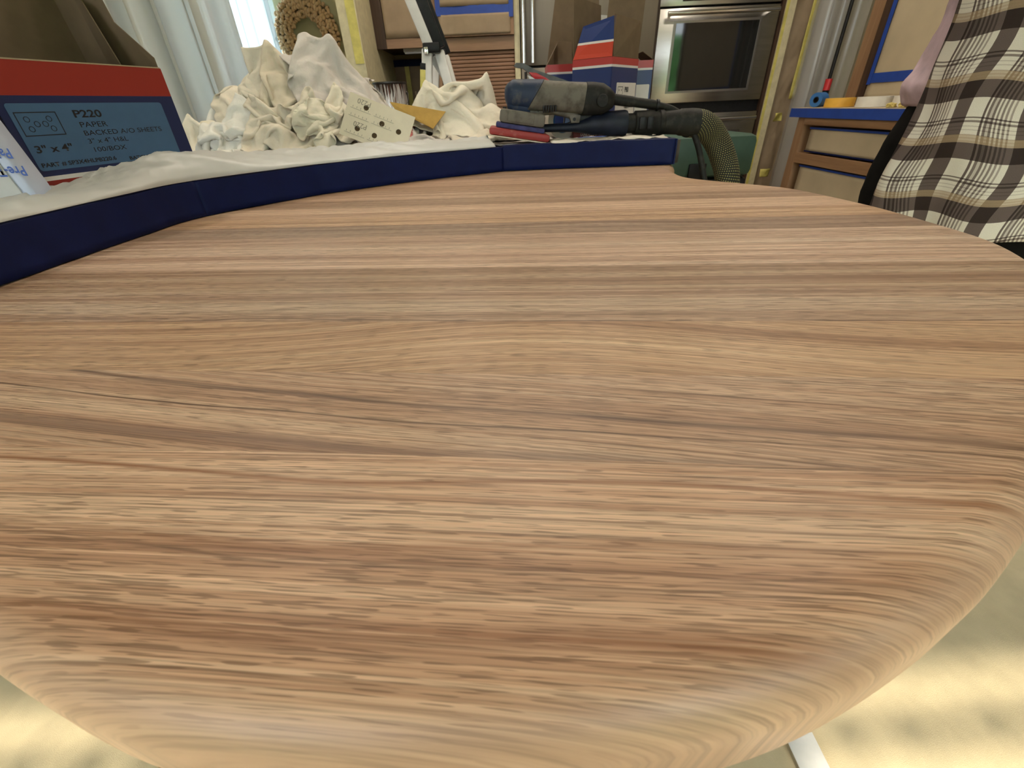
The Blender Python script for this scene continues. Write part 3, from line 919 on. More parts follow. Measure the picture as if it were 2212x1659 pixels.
# papers right of the oven: wall masked with brown paper and yellow tape
rp = thing('wall_masking_paper', 'crumpled brown paper taped to the wall right of the oven', 'masking paper', (1.9, 3.33, 0))
paper_panel('sheet', 1.772, 1.98, .02, 2.1, 3.325, rp, MT['paper'], .035, 21, 22, 60, 1.9, 3.33, 0)
tb = paper_panel('tape_strip', 1.86, 1.90, .95, 2.1, 3.285, rp, MT['yellow_tape'], .01, 24, 5, 40, 1.9, 3.33, 0)
for z0 in (.83, .50):
    paper_panel('tape_scrap', 1.776, 1.776 + random.uniform(.05, .10), z0, z0 + random.uniform(.04, .1), 3.284, rp, MT['yellow_tape'], .05, z0 * 30, 8, 8, 1.9, 3.33, 0)
wp = thing('tan_wall_paper', 'tan protective paper covering the wall behind the clear plastic', 'masking paper', (2.05, 3.5, 0))
paper_panel('sheet', 1.99, 2.19, .02, 2.2, 3.50, wp, MT['paper_tan'], .01, 31, 10, 40, 2.05, 3.5, 0)

# ---- nook: sheer curtain, wreath
def folds_sheet(name, x0, x1, z0, z1, y, nfold, amp, mat, seed, nx=120, nz=24, taper=0.0, pull=0.0):
    P = np.zeros((nx, nz, 3)); UV = np.zeros((nx, nz, 2))
    for i in range(nx):
        s = i / (nx - 1)
        for j in range(nz):
            t = j / (nz - 1)
            x = x0 + (x1 - x0) * s
            ph = s * nfold * 2 * math.pi
            d = amp * (math.sin(ph + 1.3 * math.sin(ph * .37 + seed)) + .5 * mnoise.noise(Vector((s * nfold * 1.4, t * 1.2, seed))))
            x += pull * (1 - t) * (s - .5) + 0.3 * amp * math.sin(ph * 2 + seed)
            P[i, j] = (x, y + d * (1 - taper * t), z0 + (z1 - z0) * t)
            UV[i, j] = (s, t)
    return link(name, grid_mesh(name, P, UV), mat)
cu = folds_sheet('sheer_curtain', -2.14, -1.385, .3, 2.3, 3.555, 9, .022, MT['gauze'], 3.0)
tag(cu, 'bluish white sheer curtain hanging over the bright window left of the wreath', 'curtain')
cr = thing('curtain_rail', 'rail that carries the sheer curtain above the window', 'curtain rod', (-1.76, 3.555, 2.31))
tube('rail', [(-.42, 0, 0), (.42, 0, 0)], .012, MT['white_paint'], cr, 10)
for s in (-.4, .4): box('bracket', s - .01, s + .01, 0, .14, -.01, .01, MT['white_paint'], cr)

wr = thing('nut_wreath', 'round wreath of light brown nut shells on the yellow wall', 'wreath', (-1.225, 3.655, 1.425))
lathe('ring_base', [(.152 + .048 * math.cos(a), .030 * math.sin(a)) for a in [2 * math.pi * k / 10 for k in range(11)]], MT['kraft'], wr, 40, 'y')
nutm = []
for v in range(3):
    bm = bmesh.new()
    bmesh.ops.create_uvsphere(bm, u_segments=8, v_segments=6, radius=1)
    for q in bm.verts:
        q.co.x *= .0155 * (1.25 if v == 1 else 1.0); q.co.y *= .0115; q.co.z *= .0108
        q.co.x += .003 * (q.co.z / .01) ** 2 if q.co.x > 0 else 0
    me = finish(bm, 'nut', 60); me.materials.append(MT['nut']); nutm.append(me)
ROWS = [(.098, -.008, 38, .3), (.112, -.026, 44, .1), (.132, -.036, 50, 0), (.155, -.038, 56, 0), (.178, -.032, 56, -.1), (.197, -.016, 52, -.3)]
kk = 0
for rr, yy, cnt, tl in ROWS:
    for q in range(cnt):
        a = 2 * math.pi * (q + random.uniform(-.25, .25)) / cnt + rr * 9
        r2 = rr + random.uniform(-.006, .006)
        o = bpy.data.objects.new('nut', nutm[kk % 3]); C.objects.link(o); o.parent = wr
        o.location = (r2 * math.cos(a), yy + random.uniform(-.006, .004), r2 * math.sin(a))
        o.rotation_euler = (random.uniform(-.5, .5), -a + random.uniform(-1.1, 1.1), random.uniform(-.7, .7))
        kk += 1

# ---- hanging plastic left
pl = folds_sheet('plastic_sheet', -1.62, -1.06, .02, 2.40, 2.25, 4.5, .060, MT['plastic'], 8.0, 160, 30, .2)
tag(pl, 'long translucent white plastic sheet hanging left behind the rags', 'plastic sheet')
# ---- clear plastic right of the wall paper
pr = folds_sheet('clear_plastic_sheet', 1.665, 2.16, .02, 2.40, 2.92, 5, .028, MT['plastic_clear'], 5.0, 120, 30)
tag(pr, 'clear plastic sheet hanging in folds right of the oven', 'plastic sheet')

# ---- step ladder
ld = thing('step_ladder', 'white folding step ladder with black rail and yellow sticker', 'ladder', (-.27, 2.3, 0))
def bar(name, p, q, w, d, mat, par, dy=0.0):
    p, q = Vector(p), Vector(q)
    L = (q - p).length
    bm = bmesh.new()
    add_box(bm, -w / 2, w / 2, -d / 2, d / 2, 0, L, min(w, d) * .12)
    z = (q - p).normalized(); y = Vector((0, 1, 0)); x = y.cross(z).normalized(); y = z.cross(x)
    mt = Matrix((x, y, z)).transposed().to_4x4(); mt.translation = p
    bmesh.ops.transform(bm, matrix=mt, verts=bm.verts)
    return link(name, finish(bm, name, 35), mat, par)
bar('upper_rail', (-.010, 0, 1.205), (-.178, 0, 1.66), .040, .05, MT['white_paint'], ld)
bar('upper_rail', (-.010, .26, 1.205), (-.178, .26, 1.66), .040, .05, MT['white_paint'], ld)
bar('black_panel', (.030, .0, 1.195), (-.132, .0, 1.65), .052, .03, MT['black'], ld)
bar('black_panel', (.030, .26, 1.195), (-.132, .26, 1.65), .052, .03, MT['black'], ld)
box('hinge', -.035, .036, -.032, .032, 1.180, 1.215, MT['black'], ld, .006)
box('hinge', -.035, .036, .228, .292, 1.180, 1.215, MT['black'], ld, .006)
box('latch', -.030, -.012, -.042, -.0325, 1.172, 1.20, MT['chrome'], ld, .003)
lg = bar('leg', (-.195, 0, 0.0), (-.020, 0, 1.195), .042, .045, MT['white_paint'], ld)
st = bar('sticker', (-.072, -.0245, .99 - .04), (-.046, -.0245, 1.125), .022, .002, MT['yellow_tape'], lg)
bar('sticker_head', (-.0455, -.0246, 1.126), (-.042, -.0246, 1.148), .022, .002, MT['black'], lg)
bar('leg', (-.195, .26, 0.0), (-.020, .26, 1.195), .042, .045, MT['white_paint'], ld)
bar('leg', (.30, .02, 0.0), (.026, .02, 1.19), .040, .045, MT['white_paint'], ld)
bar('leg', (.30, .24, 0.0), (.026, .24, 1.19), .040, .045, MT['white_paint'], ld)
bar('brace', (.13, .05, .95), (-.008, .05, 1.17), .026, .02, MT['white_paint'], ld)
for z, xx in ((.30, -.151), (.60, -.107), (.90, -.063)):
    box('step', xx - .04, xx + .05, .026, .234, z - .012, z + .012, MT['white_paint'], ld, .004)

# ---- paint can on the back worktop
can = thing('paint_can', 'paint can with dark drips down its side on the back worktop', 'paint can', (-.575, 2.80, .9125))
def can_mat():
    m, nt, b = new_mat('dripped_can')
    cy = coord_(nt)
    sep = nt.nodes.new('ShaderNodeSeparateXYZ'); nt.links.new(cy, sep.inputs[0])
    a = math_(nt, 'ARCTAN2', sep.outputs[1], sep.outputs[0])
    cb = nt.nodes.new('ShaderNodeCombineXYZ'); nt.links.new(math_(nt, 'MULTIPLY', a, 9.0), cb.inputs[0])
    nt.links.new(math_(nt, 'MULTIPLY', sep.outputs[2], 6.0), cb.inputs[2])
    n1 = noise_(nt, cb.outputs[0], 1.3, 3, .6)
    hgt = math_(nt, 'ADD', math_(nt, 'MULTIPLY', math_(nt, 'SUBTRACT', sep.outputs[2], .10), 2.4), n1)
    k = ramp_(nt, hgt, [(.60, 0.0), (.66, 1.0)])
    col = mix_(nt, k, (.78, .76, .74), (.05, .022, .015))
    n2 = noise_(nt, cb.outputs[0], .9, 2, .5)
    col = mix_(nt, ramp_(nt, n2, [(.56, 0.0), (.62, .8)]), col, (.20, .07, .03))
    nt.links.new(col, b.inputs['Base Color'])
    b.inputs['Roughness'].default_value = .35; b.inputs['Metallic'].default_value = .35
    return m
lathe('body', [(0, 0), (.083, 0), (.085, .004), (.083, .008), (.083, .19), (.085, .197), (.078, .197), (.078, .012), (0, .012)], can_mat(), can, 40)
lathe('rim', [(.084, .188), (.0875, .192), (.0875, .199), (.076, .199), (.076, .192), (.084, .188)], MT['metal_dark'], can, 40)
for s in (-1, 1): lathe('ear', [(0, 0), (.010, 0), (.008, .005), (0, .006)], MT['metal_dark'], can, 12, 'x' , (s * .0835, 0, .15), (0, 0, 0 if s > 0 else math.pi))
tube('wire_handle', catmull([(-.092, 0, .15), (-.085, -.05, .10), (0, -.097, .07), (.085, -.05, .10), (.092, 0, .15)], 6), .0022, MT['metal_dark'], can, 8)
jar = thing('glass_jar', 'small glass jar beside the paint can on the back worktop', 'jar', (-.43, 2.92, .9125))
lathe('body', [(0, 0), (.034, 0), (.036, .006), (.036, .125), (.030, .135), (.030, .14), (0, .14)], MT['plastic_clear'], jar, 24)
lathe('lid', [(0, .1405), (.033, .1405), (.033, .158), (0, .158)], MT['steel'], jar, 24)
lathe('paint_inside', [(0, .003), (.032, .003), (.032, .06), (0, .06)], MT['film'], jar, 20)

# ================================================================== RIGHT HAND COUNTER
rw = thing('right_worktop', 'worktop on the right with bright blue tape along its edge', 'countertop', (1.85, 2.0, .876))
box('slab', -.315, .345, -.75, .655, 0, .036, MT['stone'], rw)
box('tape_strip', -.3165, -.3152, -.75, .655, -.002, .037, MT['blue_tape_lit'], rw)
box('tape_strip', -.315, .33, .6552, .6565, -.002, .037, MT['blue_tape_lit'], rw)
box('paper_cover', -.312, .34, -.745, .652, .0362, .0382, MT['paper_tan'], rw)
dc = thing('drawer_cabinet', 'oak drawer unit with tan paper on the drawer fronts', 'cabinet', (1.86, 1.95, 0))
def DB(name, x0, x1, y0, y1, z0, z1, m, par=dc, bev=0.0):
    return box(name, x0 - 1.86, x1 - 1.86, y0 - 1.95, y1 - 1.95, z0, z1, m, par, bev)
DB('carcass', 1.60, 2.19, 1.28, 2.585, .09, .875, MT['oak'])
DB('plinth', 1.63, 2.19, 1.30, 2.55, 0, .0895, MT['oak_dark'])
DB('stile', 1.545, 1.5995, 2.525, 2.585, .09, .875, MT['oak'])
DB('stile', 1.545, 1.5995, 1.88, 1.925, .09, .838, MT['oak'])
DB('stile', 1.545, 1.5995, 1.28, 1.32, .09, .838, MT['oak'])
DB('rail', 1.540, 1.5995, 1.28, 2.5245, .842, .8745, MT['oak_h'], bev=.004)
for z in (.672, .44, .12):
    DB('rail', 1.545, 1.5995, 1.926, 2.5245, z, z + .046, MT['oak_h'])
    DB('rail', 1.545, 1.5995, 1.321, 1.879, z, z + .046, MT['oak_h'])
for (z0, z1) in ((.720, .838), (.488, .670), (.168, .438)):
    for (ya, yb) in ((1.93, 2.485), (1.325, 1.875)):
        d = DB('drawer', 1.562, 1.5985, ya, yb, z0 + .004, z1 - .004, MT['oak_dark'])
        paper_panel('masking_paper', ya + .002, yb - .005, z0 + .008, z1 - .008, 1.561, d, MT['paper_tan'], .003, z0 * 40, 14, 8, 1.86, 1.95, 0, 'y')
        DB('tape_strip', 1.5555, 1.5568, ya + .002, yb - .002, z1 - .013, z1 - .005, MT['blue_tape_lit'], d)
        DB('tape_strip', 1.5555, 1.5568, ya + .002, yb - .002, z0 + .005, z0 + .011, MT['blue_tape'], d)
ht = thing('counter_hutch', 'oak cupboard standing on the right worktop, papered and blue taped', 'cabinet', (2.0, 2.1, .915))
def HB(name, x0, x1, y0, y1, z0, z1, m, par=ht, bev=0.0):
    return box(name, x0 - 2.0, x1 - 2.0, y0 - 2.1, y1 - 2.1, z0 - .915, z1 - .915, m, par, bev)
HB('carcass', 1.835, 2.19, 1.30, 2.655, .9165, 2.1, MT['oak'])
HB('stile', 1.80, 1.8345, 2.585, 2.655, .9165, 2.1, MT['oak'])
HB('inner_stile', 1.806, 1.8345, 2.54, 2.5845, .9165, 2.1, MT['oak_dark'])
HB('stile', 1.80, 1.8345, 1.30, 1.36, .9165, 2.1, MT['oak'])
HB('rail', 1.80, 1.8345, 1.361, 2.539, 2.02, 2.1, MT['oak_h'])
hd = HB('door', 1.815, 1.8345, 1.362, 2.538, .918, 2.019, MT['oak'])
paper_panel('masking_paper', 1.37, 2.532, .92, 2.0, 1.813, hd, MT['paper_tan'], .004, 55, 30, 26, 2.0, 2.1, .915, 'y')
HB('tape_strip', 1.8065, 1.8078, 1.40, 2.532, 1.006, 1.045, MT['blue_tape_lit'], hd)
HB('tape_strip', 1.8050, 1.8062, 2.512, 2.536, 1.0, 2.0, MT['blue_tape_lit'], hd)

def roll(name, label, loc, r, w, ri, mat, core, rot=(0, 0, 0), cat='tape roll', grp=None):
    t = thing(name, label, cat, loc, 0, grp)
    t.rotation_euler = rot
    lathe('tape', [(ri, 0), (r, 0), (r, w), (ri, w), (ri, 0)], mat, t, 40, smooth=30)
    lathe('core', [(ri - .004, .0005), (ri - .0004, .0005), (ri - .0004, w - .0005), (ri - .004, w - .0005), (ri - .004, .0005)], core, t, 32, smooth=30)
    return t
ZR = .9155
roll('tape_roll', 'amber yellow tape roll lying flat on the right worktop', (1.63, 2.43, ZR), .062, .036, .038, MT['orange_roll'], MT['kraft_light'])
roll('tape_roll', 'white tape roll lying flat right of the amber roll', (1.645, 2.225, ZR), .066, .038, .038, MT['white_roll'], MT['kraft_light'])
roll('tape_roll', 'greyish white tape roll behind the flat white roll', (1.705, 2.09, ZR), .066, .038, .038, MT['white_roll'], MT['kraft_light'])
roll('tape_roll', 'blue tape roll standing on edge at the far end of the worktop', (1.64, 2.585, ZR + .031), .031, .055, .014, MT['blue_roll'], MT['black'], (R(90), 0, R(-62)))
lf = thing('dry_leaf', 'curled dry brown leaf above yellow scraps by the pink sweater', 'leaf', (1.66, 1.985, ZR))
P = np.zeros((9, 7, 3))
for i in range(9):
    for j in range(7):
        s, t = i / 8, j / 6 - .5
        w = .055 * math.sin(math.pi * min(1, s * 1.05 + .02)) ** .7
        P[i, j] = (.02 * math.sin(5 * t + s * 3), t * 2 * w * .7 + .02 * s, .004 + .085 * s + .02 * abs(t) * math.cos(s * 6))
solid(link('blade', grid_mesh('blade', P), MT['leaf'], lf), .001, 0, 1)
tube('stem', catmull([(0, .02, .085), (.004, .03, .10), (0, .026, .112)], 4), .0015, MT['leaf'], lf, 6)
def crumple(name, label, loc, r, mat, seed, sq=.6, cat='scrap', n=3):
    bm = bmesh.new()
    bmesh.ops.create_icosphere(bm, subdivisions=n, radius=1)
    for v in bm.verts:
        d = 1 + .45 * mnoise.noise(v.co * 2.1 + Vector((seed, 0, 0))) - .3 * abs(mnoise.noise(v.co * 4.5 + Vector((0, seed, 0))))
        v.co = Vector((v.co.x * r * d, v.co.y * r * d, max(v.co.z * sq * d, -.5 * sq) * r + .5 * sq * r))
    o = link(name, finish(bm, name, 20), mat, None, loc)
    return tag(o, label, cat)
crumple('tape_scrap', 'crumpled scrap of yellow tape near the dry leaf, the larger one', (1.60, 1.97, ZR), .030, MT['straw'], 2)
crumple('tape_scrap', 'small crumpled yellow tape scrap left of the larger scrap', (1.585, 2.04, ZR), .019, MT['straw'], 6)
# ---- extension pole leaning against the hutch corner
po = thing('extension_pole', 'black extension pole with red ring leaning by the clear plastic', 'pole', (1.735, 2.73, .0))
bar('lower_tube', (0, 0, .005), (.005, .004, 1.0), .024, .024, MT['black'], po)
tube('upper_tube', [(.005, .004, 1.0), (.012, .010, 2.2)], .0085, MT['black'], po, 12)
tube('red_collar', [(.0048, .0038, .985), (.0053, .0043, 1.035)], .0165, MT['red_gloss'], po, 14)

# ================================================================== ON THE ISLAND
# ---- open sandpaper box with the light blue sticker
def shell(name, pts, mat, parent, th=.0012):
    """flat card panel from four 3-D corners with a real thickness"""
    bm = bmesh.new()
    p = [Vector(q) for q in pts]
    n = (p[1] - p[0]).cross(p[-1] - p[0]).normalized() * th
    a = [bm.verts.new(q) for q in p]; b = [bm.verts.new(q + n) for q in p]
    bm.faces.new(a[::-1]); bm.faces.new(b)
    k = len(p)
    for i in range(k): bm.faces.new((a[i], a[(i + 1) % k], b[(i + 1) % k], b[i]))
    return link(name, finish(bm, name), mat, parent)

def prnt(par, s, x, z, size, mat, y=-.0006, bold=False, width=None, rz=0.0, name='lettering'):
    me = text_mesh(s, size, 'lettering', 'LEFT', bold)
    xs = [v.co.x for v in me.vertices]
    w = max(xs) - min(xs)
    sx = (width / w) if width else 1.0
    me.transform(Matrix.Rotation(R(90), 4, 'X') @ Matrix.Rotation(rz, 4, 'Z') @ Matrix.Diagonal((sx, 1, 1, 1)))
    return link(name, me, mat, par, (x, y, z))

ZI = ZK + .0015
SB = thing('sandpaper_box', 'open red and navy sandpaper box with light blue P220 sticker', 'box', (-.478, .50, ZI), R(73))
L, H, Dp = .190, .1235, .115
cm1 = carded('sandpaper_box_print', RED, [(.0195, WHITE), (.0235, NAVY), (.0945, RED)])
fr_ = shell('front_panel', [(0, 0, 0), (L, 0, 0), (L, 0, H), (0, 0, H)], cm1, SB, -.0011)
shell('end_panel', [(L, .0015, 0), (L, Dp, 0), (L, Dp, H), (L, .0015, H)], cm1, SB, .0011)
shell('end_panel', [(0, .0015, 0), (0, Dp, 0), (0, Dp, H), (0, .0015, H)], cm1, SB, -.0011)
shell('back_panel', [(0.0015, Dp, 0), (L - .0015, Dp, 0), (L - .0015, Dp, H), (0.0015, Dp, H)], MT['kraft'], SB, .0011)
shell('bottom_panel', [(0.002, .002, .0012), (L - .002, .002, .0012), (L - .002, Dp - .002, .0012), (0.002, Dp - .002, .0012)], MT['kraft'], SB, .001)
box('inner_lip', 0.001, L - .001, -.0002, .0012, H, H + .0012, MT['kraft_light'], SB)
shell('lid_flap', [(0.002, Dp, H + .001), (L - .002, Dp, H + .001), (L - .003, Dp + .02, H + .19), (0.006, Dp + .02, H + .19)], MT['kraft'], SB, .0011)
shell('side_flap', [(L - .001, .003, H), (L - .001, Dp + .0008, H), (L - .002, Dp + .0195, H + .186), (L - .001, .052, H + .092), (L - .004, .040, H + .048), (L - .001, .003, H + .011)], MT['kraft'], SB, .0011)
shell('tuck_flap', [(.166, .030, H - .004), (.184, .072, H - .004), (.182, .082, H + .075), (.172, .058, H + .066)], MT['kraft'], SB, .0011)
shell('side_flap', [(0.001, .002, H + .001), (0.001, Dp - .002, H + .001), (-.03, Dp - .01, H + .06), (-.03, .012, H + .06)], MT['kraft'], SB, .0011)
def round_rect(x0, x1, z0, z1, r, n=5):
    pts = []
    for cx, cz, a0 in ((x1 - r, z1 - r, 0), (x0 + r, z1 - r, 90), (x0 + r, z0 + r, 180), (x1 - r, z0 + r, 270)):
        for k in range(n + 1):
            a = R(a0 + 90 * k / n); pts.append((cx + r * math.cos(a), cz + r * math.sin(a)))
    return pts
stk = prism('sticker', round_rect(.0070, .1712, .0287, .0880, .003), -.0004, -.0001, MT['blue_label'], fr_, 'y')
for a, b, c_, d_ in ((.0108, .0478, .0798, .0806), (.0108, .0478, .0598, .0606), (.0108, .0115, .0606, .0798), (.0471, .0478, .0606, .0798)):
    box('icon_line', a, b, -.0006, -.0004, c_, d_, MT['ink'], stk)
for cx, cz in ((.0192, .0744), (.0390, .0745), (.0262, .0701), (.0336, .0701), (.0194, .0659), (.0390, .0658)):
    lathe('icon_hole', [(.0021, 0), (.0026, 0), (.0026, .0002), (.0021, .0002), (.0021, 0)], MT['ink'], stk, 20, 'y', (cx, -.0006, cz))
for s_, x, z, sz, w_, bold in (('P220', .0635, .0748, .0096, .029, True), ('PAPER', .0648, .0655, .0072, .029, False),
                            ('BACKED A/O SHEETS', .0648, .0577, .0068, .0922, False), ('3" x 4" H&L', .0650, .0500, .0066, .0448, False),
                            ('100/BOX', .0657, .0416, .0066, .0362, False), ('3" x 4"', .0118, .0451, .0090, .0350, True),
                            ('PART # SP3X4HLPB220.6', .0100, .0320, .0054, .0764, True), ('BATCH # 3140', .1016, .0302, .0050, .0465, True)):
    prnt(stk, s_, x, z, sz, MT['ink'], -.0006, bold, w_)

# ---- white package of painter's film, printed upside down
PK = thing('painter_film_package', 'white package with upside-down blue lettering left of the sandpaper box', 'package', (-.546, .462, ZI))
loft('wrapper', [(0, 0, .052, .083, .0505), (.003, 0, .052, .086, .052), (.022, .0, .052, .086, .052), (.026, .0, .052, .082, .050)],
     pm('white_blue_wrapper', (0.55, 0.60, 0.76), 0.4, 0.06, 14, 0.3, 30, 0.004), PK, 'y', 28, power=9)
PK.children[0].data.transform(Matrix(((1, 0, -.20, .010), (0, 1, 0, 0), (0, 0, 1, 0), (0, 0, 0, 1))))
pb = prism('pale_band', [(-.08, .004), (.0865, .004), (.0745, .064), (-.08, .064)], -.0018, -.0006, pm('pale_grey_paper_band', (.55, .54, .52), .6, .04, 30, .2, 60, .002), PK, 'y')
prnt(pb, 'Pre-Taped', .1015, .0375, .0115, MT['ink_blue'], -.0028, True, None, math.pi)
prnt(pb, "Painter's", .0975, .0520, .0115, MT['ink_blue'], -.0028, True, None, math.pi)

# ---- milky masking film that lies along the counter edge
def edge_film():
    n = 260
    dense = []
    cum = [0]
    for a, b in zip(path[:-1], path[1:]): cum.append(cum[-1] + (b - a).length)
    Ltot = cum[-1]
    s_end = cum[iB] - 0.015
    nj = 22
    P = np.zeros((n, nj, 3))
    k = 0
    for i in range(n):
        s = .03 + (s_end - .03) * i / (n - 1)
        while k < len(cum) - 2 and cum[k + 1] < s: k += 1
        f = (s - cum[k]) / (cum[k + 1] - cum[k])
        p = path[k].lerp(path[k + 1], f)
        t = (path[min(k + 2, len(path) - 1)] - path[max(k - 1, 0)]).normalized()
        inw = Vector((-t.y, t.x, 0))
        left = max(0.0, min(1.0, (.68 - p.y) / .12))
        wid = .075 + .02 * (1 - left)
        crest = .008 + .020 * math.exp(-((p.y - .64) / .085) ** 2) + .006 * math.exp(-((p.y - .86) / .09) ** 2) + .003 * mnoise.noise(Vector((s * 9, 0, 3)))
        for j in range(nj):
            u = j / (nj - 1)
            hgt = crest * (math.sin(math.pi * min(1, u * 1.18)) ** .8 if u < .847 else 0)
            rid = abs(mnoise.noise(Vector((s * 16 + u * 5, u * 3.4 + s * 4, 2)))) * .016 * math.sin(math.pi * u) \
                + abs(mnoise.noise(Vector((s * 42 - u * 9, u * 8, 9)))) * .006 * math.sin(math.pi * u)
            q = p + inw * (u * wid - .0005 + .004 * mnoise.noise(Vector((s * 11, u * 3, 6))) * u)
            P[i, j] = (q.x, q.y, ZK + .0026 + hgt + rid * .8)
    o = link('masking_film', grid_mesh('masking_film', P, None, None), MT['film'])
    solid(o, .0004, 0)
    return tag(o, 'wrinkled milky plastic film along the blue taped counter edge', 'plastic film')
edge_film()

# ---- rags: a small cloth solver lets every rag settle on the pile
HX0, HY0, HR = -1.05, .93, .005
HN, HM = 300, 164
HF = np.full((HN, HM), ZK + .0055)
gx = HX0 + (np.arange(HN) + .5) * HR
gy = HY0 + (np.arange(HM) + .5) * HR
def core(x, y, h, sx, sy):
    global HF
    b = ZK + h * np.exp(-((gx[:, None] - x) / sx) ** 2 - ((gy[None, :] - y) / sy) ** 2)
    HF = np.maximum(HF, b)
rng = np.random.default_rng(7)
def settle(cx, cy, size, ang, squash=.62, n=40, pins=(), steps=110, up=.05, amp=.03, seed=0, sizey=None):
    rg = np.random.default_rng(seed)
    sy = sizey or size
    m = max(12, int(n * sy / size))
    h1, h2 = size / (n - 1), sy / (m - 1)
    U, V = np.meshgrid(np.linspace(-.5, .5, n), np.linspace(-.5, .5, m), indexing='ij')
    X = U * size * squash; Y = V * sy * squash
    Zz = np.zeros_like(X)
    for _ in range(7):
        kx, ky, ph = rg.normal(0, 16, 2).tolist() + [rg.uniform(0, 6.28)]
        Zz += np.sin(U * kx + V * ky + ph) * amp / 2
        X += np.sin(V * kx * .7 + ph) * size * .02
        Y += np.sin(U * ky * .7 + ph) * size * .02
    ca, sa = math.cos(ang), math.sin(ang)
    p = np.stack([cx + X * ca - Y * sa, cy + X * sa + Y * ca, Zz], -1)
    def hgt(q):
        i = np.clip(((q[..., 0] - HX0) / HR).astype(int), 0, HN - 1)
        j = np.clip(((q[..., 1] - HY0) / HR).astype(int), 0, HM - 1)
        return HF[i, j]
    p[..., 2] += hgt(p).max() * .5 + hgt(p) * .5 + up
    prev = p.copy()
    pinned = [(int(a * (n - 1)), int(b * (m - 1)), np.array(t)) for a, b, t in pins]
    def con(A, B, r, k):
        d = B - A
        Ls = np.sqrt((d * d).sum(-1, keepdims=True)) + 1e-9
        c = d * (k * .5 * (Ls - r) / Ls)
        A += c; B -= c
    dg = math.hypot(h1, h2)
    for st in range(steps):
        vel = (p - prev) * .93
        prev = p.copy()
        p = p + vel
        p[..., 2] -= .00055
        for it in range(7):
            for o_ in (0, 1):
                a = p[o_:-1:2]; con(a, p[o_ + 1::2][:a.shape[0]], h1, 1.0)
                a = p[:, o_:-1:2]; con(a, p[:, o_ + 1::2][:, :a.shape[1]], h2, 1.0)
            for o_ in (0, 1):
                a = p[o_:-1:2, :-1]; con(a, p[o_ + 1::2, 1:][:a.shape[0]], dg, .55)
                a = p[o_:-1:2, 1:]; con(a, p[o_ + 1::2, :-1][:a.shape[0]], dg, .55)
            if it % 3 == 0:
                for o_ in (0, 1, 2, 3):
                    a = p[o_:-2:4]; b = p[o_ + 2::4][:a.shape[0]]; con(a[:b.shape[0]], b, h1 * 2, .30)
                    a = p[:, o_:-2:4]; b = p[:, o_ + 2::4][:, :a.shape[1]]; con(a[:, :b.shape[1]], b, h2 * 2, .30)
            if it % 3 == 1:
                for o_ in range(10):
                    a = p[o_:-5:10]; b = p[o_ + 5::10][:a.shape[0]]; con(a[:b.shape[0]], b, h1 * 4.2, .05)
                    a = p[:, o_:-5:10]; b = p[:, o_ + 5::10][:, :a.shape[1]]; con(a[:, :b.shape[1]], b, h2 * 4.2, .05)
            for a, b, t in pinned: p[a, b] = t
        hh = hgt(p) + .003
        hit = p[..., 2] < hh
        p[..., 2] = np.where(hit, hh, p[..., 2])
        fr = hit[..., None] * np.array([.75, .75, 0])
        p = p * (1 - fr) + prev * fr
    return p
def rag(cx, cy, size, ang, mat, label, squash=.62, pins=(), seed=0, n=40, amp=.03, up=.05, sizey=None, name='cotton_rag', grp='cotton rags heaped on the island', th=.0016, steps=110):
    p = settle(cx, cy, size, ang, squash, n, pins, steps, up, amp, seed, sizey)
    i = np.clip(((p[..., 0] - HX0) / HR).astype(int), 1, HN - 2).ravel()
    j = np.clip(((p[..., 1] - HY0) / HR).astype(int), 1, HM - 2).ravel()
    z = p[..., 2].ravel() + .002
    for a in (-1, 0, 1):
        for b in (-1, 0, 1): np.maximum.at(HF, (i + a, j + b), z - (0.0 if a == b == 0 else .003))
    base = np.array([p[..., 0].mean(), p[..., 1].mean(), p[..., 2].min()])
    o = link(name, grid_mesh(name, p - base, None, None), mat, None, tuple(base))
    solid(o, th, 0, 1)
    return tag(o, label, 'rag', grp)

for cc in [(-.70, 1.24, .060, .06, .07), (-.62, 1.25, .125, .06, .08), (-.535, 1.25, .175, .055, .08), (-.395, 1.27, .195, .055, .085),
           (-.335, 1.25, .135, .05, .08), (-.46, 1.22, .13, .08, .09), (-.27, 1.2, .055, .06, .07), (-.50, 1.12, .04, .16, .05)]:
    core(*cc)
core(-.105, 1.27, .112, .088, .07)
core(-.02, 1.25, .075, .04, .05)
rag(-.62, 1.26, .40, .3, MT['rag1'], 'large pale rag draped over the left slope of the heap', .62, seed=3, n=48, amp=.04)
rag(-.40, 1.27, .36, .9, MT['rag5'], 'greyish rag draped over the top of the heap below the wreath', .6, pins=[(.98, .98, (-.430, 1.25, 1.126)), (.72, .99, (-.372, 1.25, 1.130))], seed=11, n=46, amp=.03)
rag(-.52, 1.22, .34, 1.3, MT['rag0'], 'cream rag with a square corner standing up beside the curtain', .6, pins=[(.0, .0, (-.565, 1.22, 1.115)), (.16, .0, (-.505, 1.22, 1.122))], seed=5, n=46, amp=.03)
rag(-.42, 1.17, .30, .2, MT['rag2'], 'tan rag hanging in folds down the front of the heap', .6, pins=[(.5, .98, (-.40, 1.20, 1.075))], seed=8, n=42, amp=.03)
rag(-.33, 1.20, .32, 2.2, MT['rag3'], 'grey-beige rag sliding down the right slope of the heap', .62, seed=14, n=42)
rag(-.66, 1.13, .22, .5, MT['rag4'], 'small cream rag looped at the left foot of the heap next to the box', .55, pins=[(.5, .5, (-.685, 1.14, 1.005))], seed=21, n=36)
rag(-.57, 1.10, .24, 1.1, MT['rag1'], 'white rag crumpled at the front foot of the heap', .55, seed=24, n=36, amp=.04)
